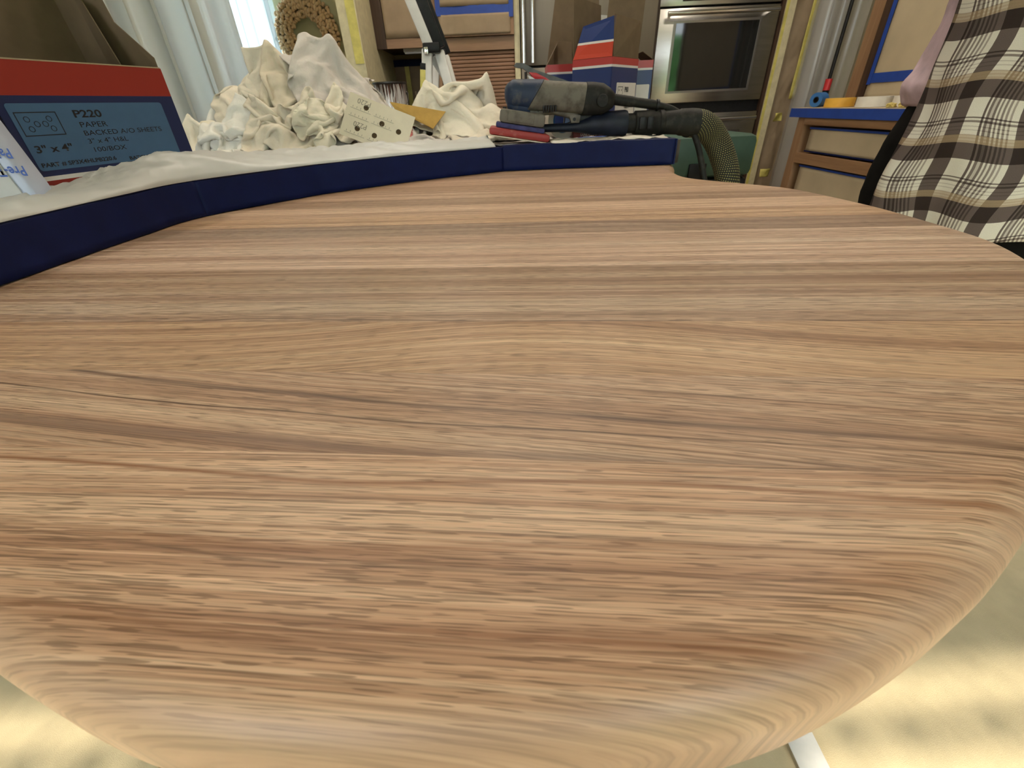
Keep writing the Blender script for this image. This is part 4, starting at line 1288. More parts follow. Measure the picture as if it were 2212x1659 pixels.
rag(-.46, 1.09, .24, .1, MT['rag0'], 'cream rag bunched in the middle of the heap front', .55, seed=27, n=36, amp=.045)
rag(-.37, 1.10, .22, .8, MT['rag4'], 'pale rag bunched behind the perforated sandpaper sheet', .52, pins=[(.5, .4, (-.335, 1.11, 1.0))], seed=31, n=34, amp=.045)
rag(-.235, 1.14, .20, .4, MT['rag_red'], 'rag with a red streak between the sandpaper sheet and the ochre sheet', .58, seed=35, n=34, amp=.04)
rag(-.17, 1.07, .15, 1.0, MT['rag3'], 'small grey rag beside the right corner of the sandpaper sheet', .6, seed=38, n=30, amp=.03)
rag(-.095, 1.27, .46, .6, MT['rag4'], 'cream bundled cloth with a peaked corner left of the sander', .56,
    pins=[(.62, .70, (-.022, 1.25, 1.066)), (.28, .3, (-.175, 1.26, 1.052))], seed=44, n=54, amp=.05)
rag(-.02, 1.12, .20, .35, MT['rag0'], 'folded cream rag in front of the bundled cloth', .8, seed=47, n=34, amp=.012, th=.006, sizey=.10)
tagp = bpy.data.objects.get('cotton_rag.003')

# ---- perforated sandpaper sheet leaning on the rags, print upside down
SS = thing('sandpaper_sheet', 'cream perforated sandpaper sheet with upside-down P220 print leaning on the rags', 'sandpaper', (-.264, 1.065, .9165))
def sheet_mesh():
    bm = bmesh.new()
    w, h = .136, .084
    holes = [(-.040, -.018), (-.004, -.020), (-.030, .022), (.008, .008), (.042, .004), (.040, -.026)]
    holes = [(-.036, -.020), (.000, -.021), (-.030, .024), (.008, .006), (.044, .003)]
    nx, ny = 64, 40
    ok = {}
    vs2 = {}
    for i in range(nx + 1):
        for j in range(ny + 1):
            vs2[i, j] = bm.verts.new(((i / nx - .5) * w, (j / ny - .5) * h, 0))
    for i in range(nx):
        for j in range(ny):
            cxy = Vector((((i + .5) / nx - .5) * w, ((j + .5) / ny - .5) * h))
            if all((cxy - Vector(q)).length > .0052 for q in holes):
                bm.faces.new((vs2[i, j], vs2[i + 1, j], vs2[i + 1, j + 1], vs2[i, j + 1]))
    for v in [v for v in bm.verts if not v.link_faces]: bm.verts.remove(v)
    for v in bm.verts:                                # snap ragged rims to round holes
        for q in holes:
            d = Vector((v.co.x - q[0], v.co.y - q[1]))
            if d.length < .0068 and any(e.is_boundary for e in v.link_edges):
                d = d.normalized() * .0054; v.co.x, v.co.y = q[0] + d.x, q[1] + d.y
    r = bmesh.ops.extrude_face_region(bm, geom=list(bm.faces))
    for v in [g for g in r['geom'] if isinstance(g, bmesh.types.BMVert)]: v.co.z += .0008
    return finish(bm, 'sheet', 30)
sm = Matrix(((.96, .18, .0, 0), (-.10, .30, -.95, 0), (-.28, .94, .27, 0), (0, 0, 0, 1)))
xa = Vector((.118, -.012, -.046)).normalized(); ya = Vector((.03, .035, .075)); ya = (ya - xa * ya.dot(xa)).normalized(); za = xa.cross(ya)
S4 = Matrix((xa, ya, za)).transposed().to_4x4(); S4.translation = Vector((.012, -.022, .041))
sme = sheet_mesh(); sh = link('sheet', sme, MT['sheet'], SS); sh.matrix_local = S4
bk = box('abrasive_side', -.0635, .0635, -.0395, .0395, -.0022, -.0012, pm('brown_abrasive', (.10, .06, .03), .9, .15, 200), SS); bk.matrix_local = S4  # added dark backing: its colour stands for the shadow inside the holes
def sheet_text(s_, x, y, size, mat):
    me = text_mesh(s_, size, 'lettering'); me.transform(Matrix.Rotation(math.pi, 4, 'Z'))
    link('lettering', me, mat, sh, (x, y, .0011))
sheet_text('P220', -.018, -.008, .014, MT['ink_faint'])
sheet_text('P220', .062, -.030, .014, MT['ink_faint'])
sheet_text('P220', -.022, .036, .014, MT['ink_faint'])
for yy in (-.0335, -.0005, .0145):
    for x0 in (-.06, -.012):
        box('print_line', x0, x0 + .042, yy, yy + .0006, .0009, .0011, MT['ink_faint'], sh)
        for k in range(5): box('print_mark', x0 + .004 + k * .008, x0 + .0047 + k * .008, yy + .002, yy + .0055, .0009, .0011, MT['ink_faint'], sh)
# ---- folded ochre sheet
OS = thing('ochre_sandpaper', 'folded ochre yellow sandpaper lying on the rags behind the cream sheet', 'sandpaper', (-.19, 1.19, .955))
shell('leaf', [(-.060, .0, .044), (-.048, -.008, .028), (.036, -.03, -.012), (.066, .0, .020)], MT['ochre'], OS, .0012)
shell('under_leaf', [(-.056, .004, .040), (.0, .02, .024), (.060, .01, .016), (.034, -.022, -.012)], MT['ochre'], OS, .0012)
red = box('red_mark', -.006, .006, -.0008, .0008, -.012, .012, MT['red_gloss'], None)
bpy.data.objects.remove(red)

# ================================================================== SANDER
SD = thing('electric_sander', 'dusty grey and blue electric sander with red pad at the counter edge', 'sander', (.10, 1.045, .914))
SX, SY, SZ = .10, 1.045, .914
def S(l): return [(x - SX, 0.0, zc - SZ, hy, hz, *r) for x, zc, hz, hy, *r in l]
loft('front_grip', S([(.0125, 1.000, .006, .010), (.014, .9995, .013, .019), (.019, .9985, .020, .027), (.030, .9985, .0262, .032), (.048, .9975, .0268, .0335), (.072, .9965, .0262, .034, .72)]), MT['blue_plastic'], SD, 'x', 24, power=2.7)
loft('front_nose', S([(.0165, .990, .014, .020), (.022, .985, .0185, .024), (.032, .982, .0215, .027), (.046, .981, .022, .028), (.0615, .981, .021, .0265)]), MT['blue_plastic'], SD, 'x', 20, power=2.8)
body = loft('motor_body', S([(.0725, .9955, .0266, .0345, .72), (.085, .9945, .0265, .035, .3), (.11, .993, .026, .035), (.14, .990, .0265, .0345), (.170, .9875, .0268, .034, .15)]), MT['grey_plastic'], SD, 'x', 24, power=3.2)
loft('body_keel', S([(.056, .972, .010, .020), (.064, .970, .012, .022), (.088, .969, .008, .02), (.11, .968, .006, .018), (.150, .962, .010, .016), (.160, .958, .010, .012)]), MT['grey_plastic'], SD, 'x', 16, power=3)
loft('rear_cap', S([(.1705, .9868, .0282, .035, .15), (.19, .986, .0285, .0355), (.208, .985, .027, .034), (.222, .984, .020, .028), (.231, .983, .0135, .018)]), MT['black_matte'], SD, 'x', 22, power=3)
lathe('switch_dial', [(0, 0), (.0105, 0), (.0115, .003), (.010, .006), (0, .006)], MT['black_matte'], SD, 20, 'y', (.203 - SX, -.0395, .982 - SZ))
for i in range(6):
    box('vent_slot', .0865 + i * .0048 - SX, .0892 + i * .0048 - SX, -.0362, -.030, .966 - SZ + .001 * i * .2, .9785 - SZ, MT['black'], body, .0006)
lug = prism('lug', [(.140 - SX, .962 - SZ), (.165 - SX, .960 - SZ), (.163 - SX, .9455 - SZ), (.146 - SX, .946 - SZ)], -.016, -.004, MT['grey_plastic'], SD, 'y', bevel=.002)
lathe('lug_screw', [(0, 0), (.0032, 0), (.0032, .001), (0, .001)], MT['black'], lug, 12, 'y', (.152 - SX, -.0172, .9525 - SZ))
prism('trigger_guard', [(.158 - SX, .962 - SZ), (.205 - SX, .962 - SZ), (.172 - SX, .946 - SZ), (.135 - SX, .938 - SZ), (.12 - SX, .942 - SZ), (.15 - SX, .948 - SZ)], -.008, .008, MT['black'], SD, 'y', bevel=.001)
tilt = R(9.5)
PAD = bpy.data.objects.new('pad_assembly', None)
bpy.data.objects.remove(PAD)
def pad_part(name, x0, x1, y0, y1, z0, z1, mat, bev, parent=SD):
    o = box(name, x0, x1, y0, y1, z0, z1, mat, parent, bev)
    if parent is SD:
        o.location = (.036 - SX, -.012, .9335 - SZ); o.rotation_euler = (0, tilt, 0)
    return o
pad_part('backing_pad', -.058, .064, -.042, .040, -.0085, .0055, MT['pad_red'], .005)
pad_part('sandpaper', -.064, .060, -.044, .041, -.0105, -.0087, MT['sheet'], .0004)
pad_part('foam_layer', -.046, .052, -.036, .036, .0057, .0145, MT['pad_blue'], .003)
hp = pad_part('pad_housing', -.040, .050, -.036, .034, .0147, .0385, MT['grey_plastic'], .006)
box('side_panel', -.024, .028, -.0375, -.0355, .019, .034, MT['grey_plastic'], hp, .0009)
pad_part('screw_post', -.036, -.028, -.02, -.012, .0386, .0415, MT['black'], .001)
loft('neck', [(.938 - SZ, .077 - SX, 0, .014, .020), (.952 - SZ, .075 - SX, 0, .013, .018), (.975 - SZ, .074 - SX, 0, .018, .022)], MT['black_matte'], SD, 'z', 16)
loft('dust_duct', S([(.086, .9385, .0085, .016), (.092, .9385, .0075, .014), (.150, .938, .0085, .013), (.168, .939, .012, .016), (.186, .9405, .0165, .0175), (.190, .941, .0185, .019), (.215, .9412, .0200, .0205), (.218, .9412, .0225, .023), (.258, .9412, .0238, .024), (.262, .9412, .0225, .023)]), MT['duct_blue'], SD, 'x', 22, power=2.3)
ad = loft('hose_adapter', S([(.2625, .9405, .018, .018), (.278, .9402, .018, .018), (.280, .9400, .0225, .0225), (.318, .9395, .0228, .0228), (.320, .9395, .021, .021), (.328, .939, .021, .021), (.330, .939, .0235, .0235), (.338, .939, .0235, .0235), (.340, .939, .0215, .0215), (.372, .938, .0225, .0225), (.376, .938, .0245, .0245), (.398, .937, .0255, .0255), (.412, .936, .0250, .0250)]), MT['black_matte'], SD, 'x', 24, power=2.05)
for x_ in (.284, .300):
    box('latch', x_ - SX, x_ + .013 - SX, -.0262, -.0205, .929 - SZ, .952 - SZ, MT['black'], ad, .003)
rel = tube('cable_sleeve', catmull([(.226 - SX, 0, .9845 - SZ), (.27 - SX, .002, .978 - SZ), (.325 - SX, .004, .9700 - SZ)], 8), [.0105] * 3 + [.0098] * 6 + [.0088] * 6 + [.0082] * 2, MT['black_matte'], SD, 14)
lathe('sleeve_collar', [(.0, 0), (.0102, 0), (.0102, .005), (0, .005)], MT['black'], SD, 16, 'x', (.322 - SX, .004, .9705 - SZ), (0, R(8), 0))
tube('power_cable', catmull([(.326 - SX, .004, .970 - SZ), (.357 - SX, .004, .9615 - SZ), (.387 - SX, .0, .942 - SZ), (.412 - SX, -.010, .905 - SZ), (.432 - SX, -.02, .85 - SZ), (.448 - SX, -.03, .78 - SZ), (.47 - SX, .0, .6 - SZ), (.50 - SX, .2, .35 - SZ)], 8), .0062, MT['black_matte'], SD, 10)

# ---- dust hose and extractor
def hose_mat():
    m, nt, b = new_mat('braided_hose')
    uvn = nt.nodes.new('ShaderNodeTexCoord').outputs['UV']
    sep = nt.nodes.new('ShaderNodeSeparateXYZ'); nt.links.new(uvn, sep.inputs[0])
    a = math_(nt, 'ADD', math_(nt, 'MULTIPLY', sep.outputs[0], 190.0), math_(nt, 'MULTIPLY', sep.outputs[1], 12.0))
    c2 = math_(nt, 'SUBTRACT', math_(nt, 'MULTIPLY', sep.outputs[0], 95.0), math_(nt, 'MULTIPLY', sep.outputs[1], 30.0))
    fa = math_(nt, 'FRACT', a); fc = math_(nt, 'FRACT', c2)
    k = math_(nt, 'MULTIPLY', math_(nt, 'LESS_THAN', math_(nt, 'ABSOLUTE', math_(nt, 'SUBTRACT', fa, .5)), .17),
              math_(nt, 'LESS_THAN', math_(nt, 'ABSOLUTE', math_(nt, 'SUBTRACT', fc, .5)), .2))
    col = mix_(nt, k, (.012, .012, .010), (.42, .38, .13))
    nt.links.new(col, b.inputs['Base Color']); b.inputs['Roughness'].default_value = .75
    w = math_(nt, 'ADD', math_(nt, 'ABSOLUTE', math_(nt, 'SUBTRACT', fa, .5)), math_(nt, 'ABSOLUTE', math_(nt, 'SUBTRACT', fc, .5)))
    bump_(nt, b, w, .5, .0015)
    return m
HO = thing('dust_hose', 'thick black braided hose with yellow flecks hanging off the counter', 'hose', (.45, 1.1, .9))
tube('sleeve', catmull([(-.055, -.052, .036), (-.02, -.035, .031), (.017, -.01, .012), (.055, .0, -.035), (.078, .0, -.09), (.088, .02, -.17), (.09, .10, -.30), (.10, .27, -.40), (.12, .44, -.36)], 10), .0268, hose_mat(), HO, 24)
DX = thing('dust_extractor', 'dust extractor with teal green lid standing beyond the table', 'dust extractor', (.66, 1.80, 0))
box('body', -.18, .20, -.16, .22, .09, .742, MT['black'], DX, .02)
box('lid', -.185, .205, -.165, .225, .7425, .872, MT['green'], DX, .022)
box('lid_latch', -.02, .04, -.172, -.164, .74, .79, MT['black'], DX, .004)
for sx in (-.13, .15):
    for sy in (-.11, .17): lathe('wheel', [(0, -.015), (.043, -.015), (.045, 0), (.043, .015), (0, .015)], MT['black_matte'], DX, 20, 'x', (sx, sy, .0465))
lathe('hose_port', [(0, 0), (.034, 0), (.034, .05), (0, .05)], MT['black_matte'], DX, 20, 'y', (-.09, -.215, .545))

# ---- two open sandpaper boxes behind the sander
cm2 = carded('small_box_print', (0.012, 0.032, 0.15), [(.1375, WHITE), (.1425, (0.46, 0.045, 0.045))])
def small_box(name, label, loc, rz, w, d, h, extra):
    t = thing(name, label, 'box', loc, rz)
    shell('front_panel', [(0, 0, 0), (w, 0, 0), (w, 0, h), (0, 0, h)], cm2, t, -.001)
    shell('end_panel', [(w, .0013, 0), (w, d, 0), (w, d, h), (w, .0013, h)], cm2, t, .001)
    shell('end_panel', [(0, .0013, 0), (0, d, 0), (0, d, h), (0, .0013, h)], cm2, t, -.001)
    shell('back_panel', [(0.0013, d, 0), (w - .0013, d, 0), (w - .0013, d, h), (0.0013, d, h)], MT['kraft'], t, .001)
    shell('bottom_panel', [(.002, .002, .001), (w - .002, .002, .001), (w - .002, d - .002, .001), (.002, d - .002, .001)], MT['kraft'], t, .001)
    extra(t, w, d, h)
    return t
def flap_print():
    m, nt, b = new_mat('raised_flap_print')
    sep = nt.nodes.new('ShaderNodeSeparateXYZ'); nt.links.new(coord_(nt), sep.inputs[0])
    z = sep.outputs[2]
    cur = mix_(nt, math_(nt, 'GREATER_THAN', z, .186), (.55, .055, .03), WHITE)
    cur = mix_(nt, math_(nt, 'GREATER_THAN', z, .1905), cur, (.014, .036, .17))
    nt.links.new(cur, b.inputs['Base Color']); b.inputs['Roughness'].default_value = .33
    return m
def ex1(t, w, d, h):
    shell('raised_flap', [(0.001, .0, h + .0008), (w - .001, .0, h + .0008), (w - .004, .012, h + .078), (.016, .018, h + .066)], flap_print(), t, -.001)
    shell('end_flap', [(w, .004, h + .0005), (w, d - .004, h + .0005), (w + .004, d - .020, h + .076), (w - .006, .008, h + .080)], MT['kraft'], t, .001)
    shell('end_flap', [(0, .004, h + .0005), (0, d - .004, h + .0005), (-.004, d - .010, h + .12), (-.004, .004, h + .125)], MT['kraft'], t, -.001)
    shell('lid_flap', [(0.002, d, h + .0005), (w - .002, d, h + .0005), (w - .004, d + .02, h + .14), (.004, d + .02, h + .14)], MT['kraft'], t, .001)
    sk = prism('sticker', round_rect(.032, .150, .030, .106, .003), w + .0012, w + .0016, MT['sticker'], t, 'x')
    b1 = box('icon_box', w + .0016, w + .0019, .040, .070, .0965, .0978, MT['ink'], sk)
    for yy in (.040, .069): box('icon_line', w + .0016, w + .0019, yy, yy + .001, .072, .096, MT['ink'], sk)
    for yy, zz in ((.048, .09), (.062, .09), (.048, .08), (.062, .08)): box('icon_dot', w + .0016, w + .0019, yy - .0012, yy + .0012, zz - .002, zz + .002, MT['ink'], sk)
    for s_, y_, z_, sz in (('P80', .080, .086, .016), ('3x4', .080, .074, .009), ('SHEETS', .085, .062, .008), ('100/BOX', .085, .050, .008)):
        me = text_mesh(s_, sz, 'lettering', 'LEFT', True)
        me.transform(Matrix.Rotation(R(90), 4, 'Z') @ Matrix.Rotation(R(90), 4, 'X'))
        link('lettering', me, MT['ink'], sk, (w + .0021, y_, z_))
small_box('small_sandpaper_box', 'open navy box with red band and raised printed flap behind the sander', (.191, 1.352, ZI), R(-38), .108, .155, .157, ex1)
def ex2(t, w, d, h):
    shell('end_flap', [(0, .004, h + .0005), (0, d - .004, h + .0005), (.03, d - .01, h + .05), (.03, .01, h + .05)], MT['kraft'], t, -.001)
    shell('lid_flap', [(0.004, d, h + .0005), (.16, d, h + .0005), (.155, d + .02, h + .17), (.03, d + .02, h + .17)], MT['kraft'], t, .001)
    shell('tall_flap', [(.022, .05, h - .02), (.075, .05, h - .02), (.072, .07, h + .055), (.022, .07, h + .06)], MT['kraft'], t, .001)
    shell('white_slip', [(.128, .055, h + .02), (.168, .055, h + .02), (.172, .06, h + .108), (.132, .06, h + .112)], MT['white_gloss'], t, .0006)
    shell('end_flap', [(w, .004, h + .0005), (w, d - .004, h + .0005), (w - .03, d - .02, h + .02), (w - .03, .01, h + .02)], MT['kraft'], t, .001)
    prism('sticker', round_rect(w - .075, w - .004, .035, .104, .003), -.0016, -.0012, MT['sticker'], t, 'y')
small_box('large_sandpaper_box', 'wide navy box with red band standing behind the smaller open box', (.142, 1.505, ZI), R(-2), .295, .12, .160, ex2)
# ---- kraft sheet standing behind them
# ---- tool lying over the sander
TL = thing('scraper_tool', 'dark metal scraper with red and white handle lying behind the sander grip', 'hand tool', (.09, 1.13, 1.01))
prism('blade', [(-.055, .041), (-.050, .046), (-.035, .045), (-.010, .033), (.030, .020), (.080, .004), (.078, -.001), (.02, .010), (-.02, .026), (-.036, .036), (-.05, .038)], -.006, .006, MT['metal_dark'], TL, 'y')
prism('red_handle', [(-.024, .029), (-.008, .027), (.012, .018), (.028, .008), (.028, -.002), (.008, .006), (-.014, .018)], -.010, .010, MT['red_gloss'], TL, 'y', bevel=.002)
prism('white_band', [(-.027, .024), (-.016, .020), (.0, .010), (.012, .003), (-.002, .002), (-.020, .012)], -.009, .009, MT['white_gloss'], TL, 'y', bevel=.001)
tube('rest_leg', [(.06, .0, .004), (.055, .01, -.093)], .003, MT['metal_dark'], TL, 8)
tube('rest_leg', [(-.03, .0, .03), (-.028, .03, -.093)], .003, MT['metal_dark'], TL, 8)
# ---- small things under and behind the sander
rb = thing('red_flat_box', 'flat dark red printed box under the dust duct', 'box', (.215, 1.12, ZI))
box('box', -.055, .055, -.03, .03, 0.0, .015, pm('dark_red_card', (.20, .02, .018), .4, .06, 40), rb, .001)
prnt(rb, 'SANDING SHEETS', -.040, .005, .007, MT['white_card'], -.0306, True)
roll('tape_roll', 'white and blue roll standing behind the neck of the sander', (.128, 1.128, ZI + .036), .036, .03, .024, MT['white_roll'], MT['blue_roll'], (R(90), 0, R(20)))
MPm = pm('printed_masking_paper', (.66, .60, .52), .7, .05, 20, .25, 40, .003)
def wrinkled(name, label, x0, x1, y0, y1, mat, seed, amp=.006, cat='paper', nx=40, ny=14, z0=ZK + .003, slope=0.0):
    P = np.zeros((nx, ny, 3))
    for i in range(nx):
        for j in range(ny):
            x = x0 + (x1 - x0) * i / (nx - 1); y = y0 + (y1 - y0) * j / (ny - 1)
            k = abs(mnoise.noise(Vector((x * 28, y * 28, seed)))) * amp + abs(mnoise.noise(Vector((x * 75, y * 60, seed + 4)))) * amp * .45
            P[i, j] = (x + .003 * mnoise.noise(Vector((0, y * 60, seed))), y + .003 * mnoise.noise(Vector((x * 60, 1, seed))), z0 + k)
    o = link(name, grid_mesh(name, P, None, 25), mat)
    solid(o, .0004, 0)
    return tag(o, label, cat)
wrinkled('printed_paper', 'crumpled printed paper under the sander hose at the counter edge', .10, .332, .966, 1.07, MPm, 3.0, .007)
wrinkled('dust_cloth', 'grey dust cloth lying flat under the rags and the sander pad', -.30, .12, 1.0, 1.25, MT['rag3'], 9.0, .0028, 'cloth', 50, 30, ZK + .0015)
for i in range(5):
    box('print_line', .150 + .004 * i, .205 + .002 * i, .974 + i * .004, .9755 + i * .004, .0, .0002, MT['ink_blue'], bpy.data.objects['printed_paper'], 0, (0, 0, ZK + .0105))

# ================================================================== PERSON AT THE RIGHT
PX, PY, PR = .90, .83, R(-14)
PE = thing('person', 'person in pink sweater, black trousers and brown plaid apron standing beside the table', 'person', (PX, PY, 0), PR)
def ell(bm, c, r, rot=None, seg=16):
    m = Matrix.Translation(c)
    if rot is not None: m = m @ rot
    m = m @ Matrix.Diagonal((*r, 1))
    bmesh.ops.create_uvsphere(bm, u_segments=seg, v_segments=seg // 2 + 2, radius=1, matrix=m)
def cap(bm, pts, rad, segs=14):
    path_ = catmull(pts, 6)
    k = len(pts) - 1
    rr = []
    for i in range(len(path_)):
        t = i / 6; a = min(int(t), k - 1); f = t - a
        rr.append(rad[a] * (1 - f) + rad[a + 1] * f)
    me = tube_mesh(path_, rr, 'cap', segs)
    bm.from_mesh(me); bpy.data.meshes.remove(me)
    ell(bm, path_[0], (rr[0],) * 3, seg=12); ell(bm, path_[-1], (rr[-1],) * 3, seg=12)
def rings(bm, secs, n=28, power=2.2):
    rs = []
    for z, cx, cy, hx, hy in secs:
        r_ = []
        for k in range(n):
            a = 2 * math.pi * k / n
            ca, sa = math.cos(a), math.sin(a)
            r_.append(bm.verts.new((cx + math.copysign(abs(ca) ** (2 / power), ca) * hx, cy + math.copysign(abs(sa) ** (2 / power), sa) * hy, z)))
        rs.append(r_)
    for a, b in zip(rs[:-1], rs[1:]):
        for k in range(n): bm.faces.new((a[k], a[(k + 1) % n], b[(k + 1) % n], b[k]))
    bm.faces.new(rs[0][::-1]); bm.faces.new(rs[-1])
def fused(name, build, mat, voxel, smooth_it=4, parent=PE):
    bm = bmesh.new(); build(bm)
    o = link(name, finish(bm, name), mat, parent)
    m = o.modifiers.new('re', 'REMESH'); m.mode = 'VOXEL'; m.voxel_size = voxel; m.use_smooth_shade = True
    s = o.modifiers.new('sm', 'SMOOTH'); s.iterations = smooth_it; s.factor = .5
    bake_mods(o)
    if len(o.data.materials) == 0: o.data.materials.append(mat)
    o.data.polygons.foreach_set('use_smooth', [True] * len(o.data.polygons))
    return o
def b_body(bm):
    ell(bm, (0, -.005, 1.605), (.074, .092, .115))                       # skull
    ell(bm, (0, -.045, 1.545), (.050, .050, .062))                       # jaw
    cap(bm, [(0, -.088, 1.615), (0, -.108, 1.588), (0, -.104, 1.578)], [.009, .013, .012])   # nose
    ell(bm, (0, -.090, 1.553), (.024, .012, .008)); ell(bm, (0, -.088, 1.541), (.021, .012, .008))
    for s in (-1, 1):
        ell(bm, (s * .074, .005, 1.598), (.008, .020, .032))
        ell(bm, (s * .030, -.080, 1.632), (.022, .012, .007))
    cap(bm, [(0, .01, 1.54), (0, .012, 1.44), (0, .01, 1.36)], [.052, .054, .08])
    rings(bm, [(1.0, 0, 0, .14, .09), (1.15, 0, 0, .135, .085), (1.30, 0, 0, .15, .095), (1.40, 0, .01, .12, .06)])
    for s in (-1, 1):
        cap(bm, [(s * .12, .01, 1.38), (s * .195, .02, 1.33), (s * .235, .03, 1.185), (s * .16, -.13, 1.195), (s * .075, -.25, 1.225)], [.05, .046, .036, .034, .024])
        cap(bm, [(s * .075, -.25, 1.225), (s * .055, -.29, 1.235), (s * .042, -.315, 1.24)], [.025, .030, .026])
        for k, (dz, ln) in enumerate(((.026, .062), (.010, .070), (-.006, .066), (-.022, .052))):
            p0 = Vector((s * .040, -.318, 1.24 + dz))
            cap(bm, [p0, p0 + Vector((-s * ln * .55, -.020, -.002)), p0 + Vector((-s * ln * .85, .002, -.006))], [.0095, .0088, .0078], 10)
        cap(bm, [(s * .062, -.275, 1.258), (s * .044, -.295, 1.283), (s * .022, -.305, 1.288)], [.012, .0105, .009], 10)
fused('body', b_body, MT['skin'], .0065, 3)
ey = pm('eye_white', (.75, .73, .70), .25, .02, 20); iri = pm('iris', (.08, .045, .02), .2, .1, 50)
for s in (-1, 1):
    bm = bmesh.new(); ell(bm, (s * .030, -.083, 1.612), (.0125, .010, .0095)); e = link('eye', finish(bm, 'eye', 80), ey, PE)
    bm = bmesh.new(); ell(bm, (s * .030, -.0915, 1.612), (.0055, .0025, .0055)); link('iris', finish(bm, 'iris', 80), iri, e)
    bm = bmesh.new(); ell(bm, (s * .030, -.090, 1.637), (.019, .006, .004)); link('eyebrow', finish(bm, 'eyebrow', 80), MT['hair'], PE)
def b_hair(bm):
    ell(bm, (0, .022, 1.635), (.086, .092, .100)); ell(bm, (0, .060, 1.56), (.074, .055, .11)); ell(bm, (0, .105, 1.60), (.04, .04, .045))
fused('hair', b_hair, MT['hair'], .008, 3)
def b_trousers(bm):
    rings(bm, [(.72, 0, .01, .185, .118), (.80, 0, .01, .207, .135), (.88, 0, .005, .204, .130), (.96, 0, 0, .184, .120), (1.02, 0, 0, .160, .11)])
    for s in (-1, 1):
        cap(bm, [(s * .090, .01, .78), (s * .095, .0, .60), (s * .10, -.01, .46), (s * .10, .01, .25), (s * .10, .02, .075)], [.098, .088, .072, .064, .062])
tr_ = fused('trousers', b_trousers, MT['trouser'], .012, 3)
def ruffle(o, fn):
    me = o.data; n = len(me.vertices)
    co = np.empty(n * 3, dtype=np.float32); no = np.empty(n * 3, dtype=np.float32)
    me.vertices.foreach_get('co', co); me.vertex_normals.foreach_get('vector', no)
    co = co.reshape(-1, 3); no = no.reshape(-1, 3)
    d = np.array([fn(Vector(c)) for c in co], dtype=np.float32)
    me.vertices.foreach_set('co', (co + no * d[:, None]).ravel()); me.update()
ruffle(tr_, lambda k: .004 * mnoise.noise(Vector((k.x * 22, k.y * 22, k.z * 7))) + .003 * mnoise.noise(Vector((k.x * 40, k.y * 40, k.z * 26))))
def b_sweater(bm):
    rings(bm, [(.948, 0, .006, .190, .134), (.960, 0, .006, .197, .140), (.985, 0, .004, .204, .146), (1.005, 0, .002, .196, .138), (1.03, 0, 0, .189, .132), (1.08, 0, 0, .184, .128), (1.16, 0, 0, .180, .125),
               (1.26, 0, -.004, .190, .135), (1.34, 0, 0, .186, .12), (1.40, 0, .01, .13, .085), (1.43, 0, .012, .075, .072)])
    for s in (-1, 1):
        cap(bm, [(s * .13, .01, 1.375), (s * .205, .02, 1.325), (s * .245, .03, 1.19), (s * .165, -.13, 1.195), (s * .09, -.232, 1.222)], [.062, .064, .054, .050, .036])
sw = fused('sweater', b_sweater, MT['pink'], .008, 3)
ruffle(sw, lambda k: .006 * mnoise.noise(Vector((k.x * 14, k.y * 14, k.z * 26))) + .002 * mnoise.noise(k * 60))
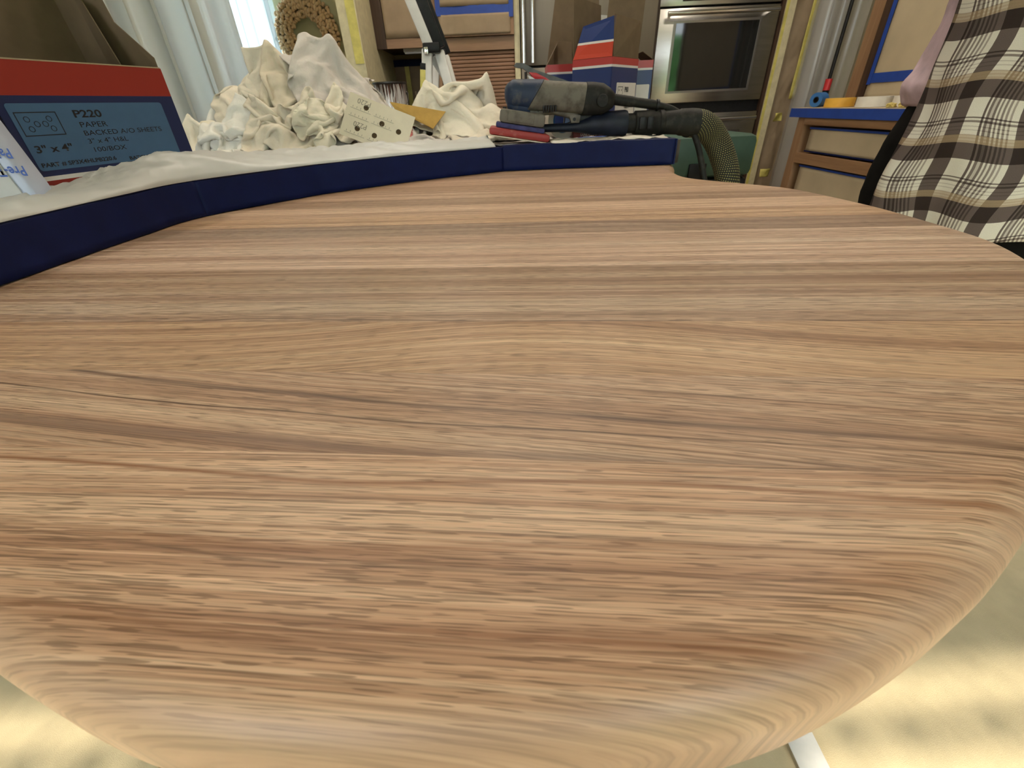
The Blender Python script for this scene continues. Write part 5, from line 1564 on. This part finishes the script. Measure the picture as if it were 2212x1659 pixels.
def plaid():
    m, nt, b = new_mat('brown_plaid_cloth')
    uvn = nt.nodes.new('ShaderNodeTexCoord').outputs['UV']
    sep = nt.nodes.new('ShaderNodeSeparateXYZ'); nt.links.new(uvn, sep.inputs[0])
    per = 1 / .080
    stops = [(0.0, 1.0), (.25, .0), (.50, 1.0), (.535, .0), (.56, .9), (.60, .35), (.64, .9), (.675, .0), (.70, .8), (.73, 0.0), (.76, .8), (.79, 0.0), (.82, .7), (.85, 0.0), (.88, .6), (.91, 0.0)]
    def seq(s, off): return ramp_(nt, math_(nt, 'FRACT', math_(nt, 'ADD', math_(nt, 'MULTIPLY', s, per), off)), stops, 'CONSTANT')
    stops_v = [(0.0, 1.0), (.27, .55), (.31, .25), (.335, .5), (.36, .2), (.385, .45), (.41, 0.0), (.47, .35), (.485, 0.0), (.53, .35), (.545, 0.0), (.60, .8), (.635, 0.0), (.665, .9), (.69, 0.0)]
    wu = seq(sep.outputs[0], .31)
    wv = ramp_(nt, math_(nt, 'FRACT', math_(nt, 'MULTIPLY', sep.outputs[1], per)), stops_v, 'CONSTANT')
    s = math_(nt, 'MULTIPLY', math_(nt, 'ADD', wu, wv), .5)
    col = ramp_(nt, s, [(0.0, (.66, .61, .53)), (.25, (.40, .34, .30)), (.5, (.110, .080, .072)), (1.0, (.022, .011, .009))])
    tan = ramp_(nt, math_(nt, 'FRACT', math_(nt, 'MULTIPLY', sep.outputs[1], per)), [(0, 0.0), (.27, .5), (.40, 0.0)], 'CONSTANT')
    col = mix_(nt, tan, col, (.44, .31, .18))
    wv2 = noise_(nt, uvn, 1500, 1)
    col = mix_(nt, .35, col, ramp_(nt, wv2, [(.3, .55), (.7, 1.25)]), 'MULTIPLY')
    nt.links.new(col, b.inputs['Base Color']); b.inputs['Roughness'].default_value = .92
    bump_(nt, b, wv2, .3, .0006)
    return m
def apron_mesh():
    nu, nv = 90, 70
    P = np.zeros((nu, nv, 3)); UV = np.zeros((nu, nv, 2))
    zlo, zhi = .768, 1.36
    for i in range(nu):
        s = i / (nu - 1) * 2 - 1
        for j in range(nv):
            z = zlo + (zhi - zlo) * j / (nv - 1)
            bib = max(0.0, min(1.0, (z - 1.10) / .12))
            a = s * R(70) * (1 - .42 * bib)
            if z < .90: hx, hy = .222, .168
            else:
                f = min(1, (z - .90) / .18); hx, hy = .222 - .004 * f, .168 - .004 * f
            if z > 1.18: hx, hy = .214, .164
            fl = max(0.0, (1.02 - z) / .25)
            fold = .010 * fl * math.sin(s * 11 + 1.2 + 1.5 * math.sin(z * 14)) + .006 * mnoise.noise(Vector((s * 3, z * 16, 2))) + .004 * mnoise.noise(Vector((s * 9, z * 7, 5)))
            r = 1 + fl * .05
            x = math.sin(a) * (hx * r + fold); y = -math.cos(a) * (hy * r + fold)
            P[i, j] = (x, y, z + .006 * s * (1 if z < .8 else 0))
            UV[i, j] = (a * .205 + .0042 * math.sin(z * 44 + s * 5) + .004 * math.sin(z * 24 - s * 7), z + .004 * math.sin(s * 12))
    return grid_mesh('apron', P, UV, None)
ap = link('apron', apron_mesh(), plaid(), PE); solid(ap, .0016, 0)
for s in (-1, 1):
    tube('apron_strap', catmull([(s * .075, -.148, 1.35), (s * .085, -.10, 1.425), (s * .072, .02, 1.455), (s * .02, .085, 1.435)], 6), .007, ap.data.materials[0], ap, 8, flat=.35)
    loft('shoe', [(-.155, s * .105, .030, .020, .020), (-.14, s * .105, .034, .040, .030), (-.08, s * .105, .044, .048, .040), (0, s * .10, .052, .042, .048), (.07, s * .10, .050, .038, .046), (.095, s * .10, .044, .026, .036)], MT['shoe'], PE, 'y', 18, power=2.6)
